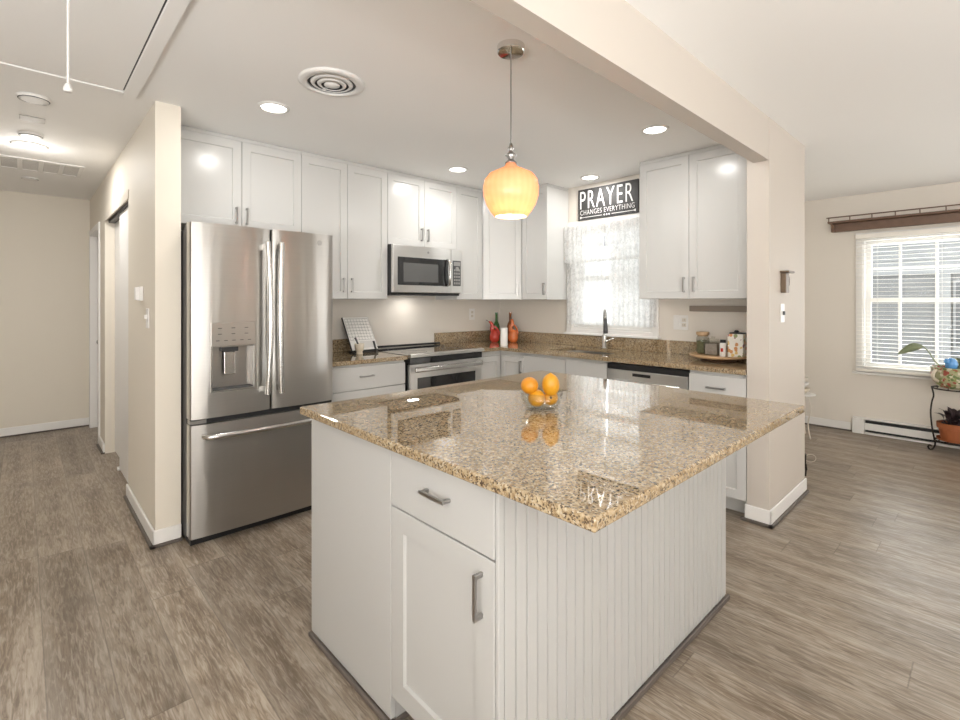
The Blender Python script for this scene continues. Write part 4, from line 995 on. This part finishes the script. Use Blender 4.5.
# ================================================================== DINING ROOM
bl = thing('window_blind', 'cream horizontal slat blind covering the dining room window', 'blind', (X1-.04, (DY0+DY1)/2, DZ0))
ya, yb_ = DY0+.04, DY1-.04
obj('headrail', bx(X1-.075, X1-.018, ya, yb_, 1.985, 2.03), 'blind', bl, bevel=.003, world=True)
ns = 33; zs0, zs1 = .69, 1.965
first = None
for i in range(ns):
    z = zs0 + (zs1-zs0)*i/(ns-1)
    if first is None:
        first = obj('slat', bx(X1-.070, X1-.022, ya-.004, yb_+.004, 0, .003), 'blind', bl, world=True); base_loc = first.location.copy()
        s = first
    else:
        s = first.copy(); COL.objects.link(s); s.parent = bl
    s.location = (0, 0, z)
obj('bottom_rail', bx(X1-.072, X1-.020, ya-.002, yb_+.002, .642, .664), 'blind', bl, bevel=.003, world=True)
for y in (-2.99, -3.46, -3.93):
    obj('ladder_cord', (lambda b: (box(b, X1-.073, X1-.0715, y-.001, y+.001, .66, 1.99), box(b, X1-.0205, X1-.019, y-.001, y+.001, .66, 1.99), b)[-1])(B()), 'cabin', bl, world=True)
obj('tilt_cord', tube(B(), [(X1-.078, -2.90, 1.985), (X1-.078, -2.90, 1.02)], .0015, 6), 'white', bl, world=True)

sf = thing('window_shelf', 'brown wooden rail shelf above the dining room window', 'shelf', (X1-.06, -3.4, 2.08))
obj('board', bx(X1-.045, X1-.001, -2.605, -4.25, 2.080, 2.165), 'brownwood', sf, bevel=.004, world=True)
obj('top_ledge', bx(X1-.125, X1-.001, -2.59, -4.25, 2.166, 2.184), 'brownwood', sf, bevel=.004, world=True)
b = prism(B(), [(0, 0), (0, .08), (-.075, .08), (-.07, .062), (-.05, .05), (-.035, .03), (-.03, 0)], 0, .022, M4=Matrix(((1, 0, 0, X1-.046), (0, 0, 1, -2.638), (0, 1, 0, 2.082), (0, 0, 0, 1))))
obj('bracket', b, 'brownwood', sf, world=True)
obj('rail', tube(B(), [(X1-.115, -2.58, 2.224), (X1-.115, -4.25, 2.224)], .006, 8), 'brownwood', sf, world=True)
for k in range(9): obj('rail_post', tube(B(), [(X1-.115, -2.60-.178*k, 2.1845), (X1-.115, -2.60-.178*k, 2.222)], .0045, 8), 'brownwood', sf, world=True)

ht = thing('baseboard_heater', 'long white electric baseboard heater under the dining window', 'heater', (X1-.04, -3.5, 0))
obj('back_panel', bx(X1-.014, X1-.001, -2.79, -4.6, .004, .165), 'trim', ht, world=True)
obj('top_cover', bx(X1-.062, X1-.0145, -2.79, -4.6, .150, .165), 'trim', ht, bevel=.003, world=True)
obj('front_cover', bx(X1-.070, X1-.062, -2.89, -4.6, .050, .118), 'trim', ht, bevel=.002, world=True)
obj('bottom_lip', bx(X1-.066, X1-.0145, -2.89, -4.6, .004, .024), 'trim', ht, bevel=.002, world=True)
obj('end_cap', bx(X1-.072, X1-.0145, -2.79, -2.889, .004, .149), 'trim', ht, bevel=.003, world=True)
obj('heating_fins', bx(X1-.055, X1-.016, -2.895, -4.58, .03, .14), 'black', ht, world=True)

# iron plant stand, upper planter, terracotta pot
sx, sy = 2.155, -3.552
st = thing('plant_stand', 'two-tier black wrought-iron plant stand below the dining window', 'plant stand', (sx, sy, 0))
def leg_pts(a):
    d = Vector((math.cos(a), math.sin(a), 0)); c0 = Vector((sx, sy, 0))
    spec = [(.150, .565), (.140, .50), (.152, .44), (.160, .34), (.150, .20), (.136, .11), (.130, .06), (.145, .018), (.166, .010), (.178, .030), (.166, .048), (.154, .038)]
    return smoothpts([c0 + d*r + Vector((0, 0, z)) for r, z in spec], 4)
A0 = math.atan2(-.25, -1) + .55
for k in range(3):
    obj('leg', tube(B(), leg_pts(A0 + k*2*PI/3 + PI*0), .0065, 7), 'iron', st, smooth=True, world=True)
for z, r in ((.570, .150), (.098, .132)):
    b = B(); tube(b, [(sx+r*math.cos(a), sy+r*math.sin(a), z) for a in [i*2*PI/32 for i in range(33)]], .007, 6)
    for q in range(4):
        y = -r*.75 + q*r*.5; hw = math.sqrt(r*r-y*y); box(b, sx-hw, sx+hw, sy+y-.004, sy+y+.004, z-.004, z+.004)
    obj('shelf_ring', b, 'iron', st, world=True)
t = thing('planter', 'flower-painted ceramic planter with a tall leafy plant on the stand top', 'planter', (sx, sy, .578))
obj('bowl', lathe(B(), [(0, 0), (.10, 0), (.11, .01), (.145, .055), (.160, .12), (.155, .165), (.165, .175), (.165, .185), (.15, .185), (.145, .14), (0, .13)], 32, (sx, sy, .5785)), 'floralpot', t, smooth=True, world=True)
obj('soil', lathe(B(), [(0, .15), (.144, .15), (.143, .138), (0, .138)], 24, (sx, sy, .5785)), 'soil', t, world=True)
r0 = Vector((sx, sy, 0))
obj('handle', tube(B(), smoothpts([r0 - Rv*.150 + Vector((0, 0, .64)), r0 - Rv*.185 + Vector((0, 0, .66)), r0 - Rv*.192 + Vector((0, 0, .70)), r0 - Rv*.17 + Vector((0, 0, .735)), r0 - Rv*.150 + Vector((0, 0, .73))], 4), .013, 8), 'cream', t, smooth=True, world=True)
stem = smoothpts([r0 - Rv*.05 + Vector((0, 0, .73)), r0 - Rv*.16 + Vector((0, 0, .80)), r0 - Rv*.23 + Vector((0, 0, .90)), r0 - Rv*.285 + Vector((0, 0, .955))], 5)
obj('stem', tube(B(), stem, .005, 6), 'leaf', t, smooth=True, world=True)
def leaf(base, tipv, wid, droop, up=Vector((0, 0, 1)), n=10):
    b = B(); d = tipv - base; L = d.length; side = d.cross(up).normalized(); nrm = side.cross(d).normalized(); rows = []
    for i in range(n+1):
        s = i/n; w = wid*math.sin(PI*min(1, s*.92+.06))**.8; p = base + d*s + nrm*(droop*math.sin(PI*s))
        rows.append([b.verts.new(p - side*w + nrm*.15*w), b.verts.new(p), b.verts.new(p + side*w + nrm*.15*w)])
    for a, c in zip(rows, rows[1:]):
        for k in range(2): b.faces.new((a[k], a[k+1], c[k+1], c[k]))
    bmesh.ops.solidify(b, geom=b.faces[:], thickness=.002)
    return b
e0 = r0 - Rv*.285 + Vector((0, 0, .955))
obj('leaf', leaf(e0, e0 - Rv*.22 + Vector((0, 0, -.075)), .036, .045, up=Vector((-.6, -.6, .7))), 'leaf', t, smooth=True, world=True)
obj('leaf', leaf(r0 + Rv*.02 + Vector((0, 0, .74)), r0 + Rv*.22 - Fv*.02 + Vector((0, 0, .84)), .05, .03), 'leaf', t, smooth=True, world=True)
obj('leaf', leaf(r0 + Rv*.0 + Vector((0, 0, .74)), r0 + Rv*.14 + Fv*.14 + Vector((0, 0, .83)), .045, .03), 'leaf', t, smooth=True, world=True)
bo = r0 + Rv*(-.072) - Fv*.045
t = thing('ornament', 'small blue glazed ornament on the rim of the flower-painted planter', 'ornament', tuple(bo + Vector((0, 0, .729))))
c = bo + Vector((0, 0, .792))
obj('body', lathe(B(), ellipsoid_prof(.042, .060, 10), 16, M4=Matrix.Translation(c) @ Matrix.Scale(1.1, 4, Rv)), 'blue', t, smooth=True, world=True)
obj('tail', lathe(B(), ellipsoid_prof(.022, .024, 8), 12, tuple(c - Rv*.040 + Vector((0, 0, .030)))), 'blue', t, smooth=True, world=True)
t = thing('flower_pot', 'terracotta pot with a dark-leaved plant on the lower tier of the iron stand', 'plant', (sx, sy, .105))
pc_ = (sx-.0, sy, .1055)
obj('pot', lathe(B(), [(0, 0), (.088, 0), (.108, .11), (.118, .11), (.121, .16), (.110, .16), (.106, .12), (0, .115)], 30, pc_), 'terracotta', t, smooth=False, bevel=.003, world=True)
obj('saucer', lathe(B(), [(.090, .0), (.116, .004), (.122, .024), (.117, .024), (.110, .008), (.094, .006)], 30, pc_, close=True), 'terracotta', t, world=True)
obj('soil', lathe(B(), [(0, .135), (.1055, .135), (.1055, .1295), (0, .1295)], 20, pc_), 'soil', t, world=True)
rnd = random.Random(4)
for k in range(34):
    a = rnd.random()*2*PI; r1 = rnd.uniform(.01, .075); L = rnd.uniform(.03, .075); zz = rnd.uniform(.02, .17)
    p0_ = Vector((sx + r1*math.cos(a), sy + r1*math.sin(a), .232 + zz*.5)); p1_ = p0_ + Vector((math.cos(a)*L, math.sin(a)*L, zz*.5+.01))
    b = leaf(p0_, p1_, .026, .02); tube(b, [Vector((sx + r1*.5*math.cos(a), sy + r1*.5*math.sin(a), .228)), p0_], .003, 5)
    obj('leaf', b, 'darkleaf', t, world=True)

# white wire stand beyond the pillar
wx, wy = 1.785, -2.46
t = thing('wire_stand', 'small white wire stand beyond the pillar', 'stand', (wx, wy, 0))
obj('top', lathe(B(), [(0, .0), (.13, 0), (.13, .012), (0, .012)], 28, (wx, wy, .42)), 'white', t, bevel=.003, world=True)
for k in range(3):
    a = -2.2 + k*2*PI/3; d = Vector((math.cos(a), math.sin(a), 0)); c0 = Vector((wx, wy, 0))
    obj('leg', tube(B(), smoothpts([c0+d*.10+Vector((0, 0, .42)), c0+d*.13+Vector((0, 0, .30)), c0+d*.10+Vector((0, 0, .14)), c0+d*.13+Vector((0, 0, .006))], 6), .006, 7), 'almond', t, smooth=True, world=True)
for z, r, lb, m in ((.433, .085, 'cream bowl at the bottom of the pile on the white wire stand', 'cream'), (.488, .075, 'white bowl in the middle of the pile on the wire stand', 'white'), (.543, .07, 'cream bowl on top of the pile on the wire stand', 'almond')):
    loose('bowl', lathe(B(), [(0, 0), (r*.5, 0), (r*.6, .006), (r*.9, .03), (r, .053), (r*.95, .053), (r*.85, .032), (0, .010)], 24, (wx, wy, z)), m, lb, 'bowl', (wx, wy, z), 'bowls piled on the white wire stand', smooth=True)
# low dark wire rack just behind the pillar
qx, qy = .50, -2.80
t = thing('wire_rack', 'low black wire rack on the floor behind the pillar', 'rack', (qx-.10, qy+.14, 0))
for k, (u, v) in enumerate(((0, 0), (-.22, 0), (0, .26), (-.22, .26))):
    obj('leg', tube(B(), smoothpts([(qx+u, qy+v, .175), (qx+u-.01, qy+v, .11), (qx+u+.012, qy+v, .055), (qx+u, qy+v, .006)], 5), [.007]*6+[.010]*5+[.006]*5, 7), 'iron', t, smooth=True, world=True)
b = B()
for q in range(6): box(b, qx-.225, qx+.005, qy-.003+q*.052, qy+.003+q*.052, .172, .178)
box(b, qx-.225, qx-.219, qy, qy+.26, .172, .178); box(b, qx-.001, qx+.005, qy, qy+.26, .172, .178)
obj('shelf', b, 'iron', t, world=True)
obj('wire_loop', tube(B(), [(qx+.06+.035*math.cos(a)*.7, qy-.02-.03*math.cos(a), .135+.03*math.sin(a)) for a in [i*2*PI/18 for i in range(19)]], .0018, 6), 'almond', t, world=True)

# ================================================================== OUTSIDE
struct('ground_outside', bx(2.57, 16, -12, 6, -.30, -.15), 'ground', label='pale ground outside the dining window', cat='ground')
nh = thing('house', 'neighbouring grey-sided house seen through the dining window blind', 'house', (8.0, -3.5, -.15))
b = B()
for k in range(14):
    z = -.149+k*.14; prism(b, [(7.2, z), (7.185, z), (7.2, z+.139)], -9, 3, M4=Matrix(((1, 0, 0, 0), (0, 0, 1, 0), (0, 1, 0, 0), (0, 0, 0, 1))))
box(b, 7.201, 10, -9, 3, -.149, 1.81)
obj('wall', b, 'siding', nh, world=True)
b = B()
for k in range(8):
    z = 1.812+k*.12; prism(b, [(7.15, z), (7.135, z), (7.15, z+.119)], -9, 3, M4=Matrix(((1, 0, 0, 0), (0, 0, 1, 0), (0, 1, 0, 0), (0, 0, 0, 1))))
box(b, 7.151, 10, -9, 3, 1.812, 2.77)
obj('upper_wall', b, 'whitesiding', nh, world=True)
obj('roof', prism(B(), [(6.6, 2.72), (10, 4.2), (10, 4.3), (6.6, 2.82)], -9.2, 3.2, M4=Matrix(((1, 0, 0, 0), (0, 0, 1, 0), (0, 1, 0, 0), (0, 0, 0, 1)))), 'shingle', nh, world=True)
for y in (-3.21, -4.72):
    f = obj('corner_board', bx(7.12, 7.18, y-.09, y+.09, -.149, 1.81), 'whitesiding', nh, world=True)
f = obj('window', bx(7.13, 7.183, -3.33, -4.3, .55, 1.70), 'whitesiding', nh, world=True)
obj('shutter', bx(7.12, 7.129, -3.36, -4.27, .60, 1.66), 'shutter', f, world=True)
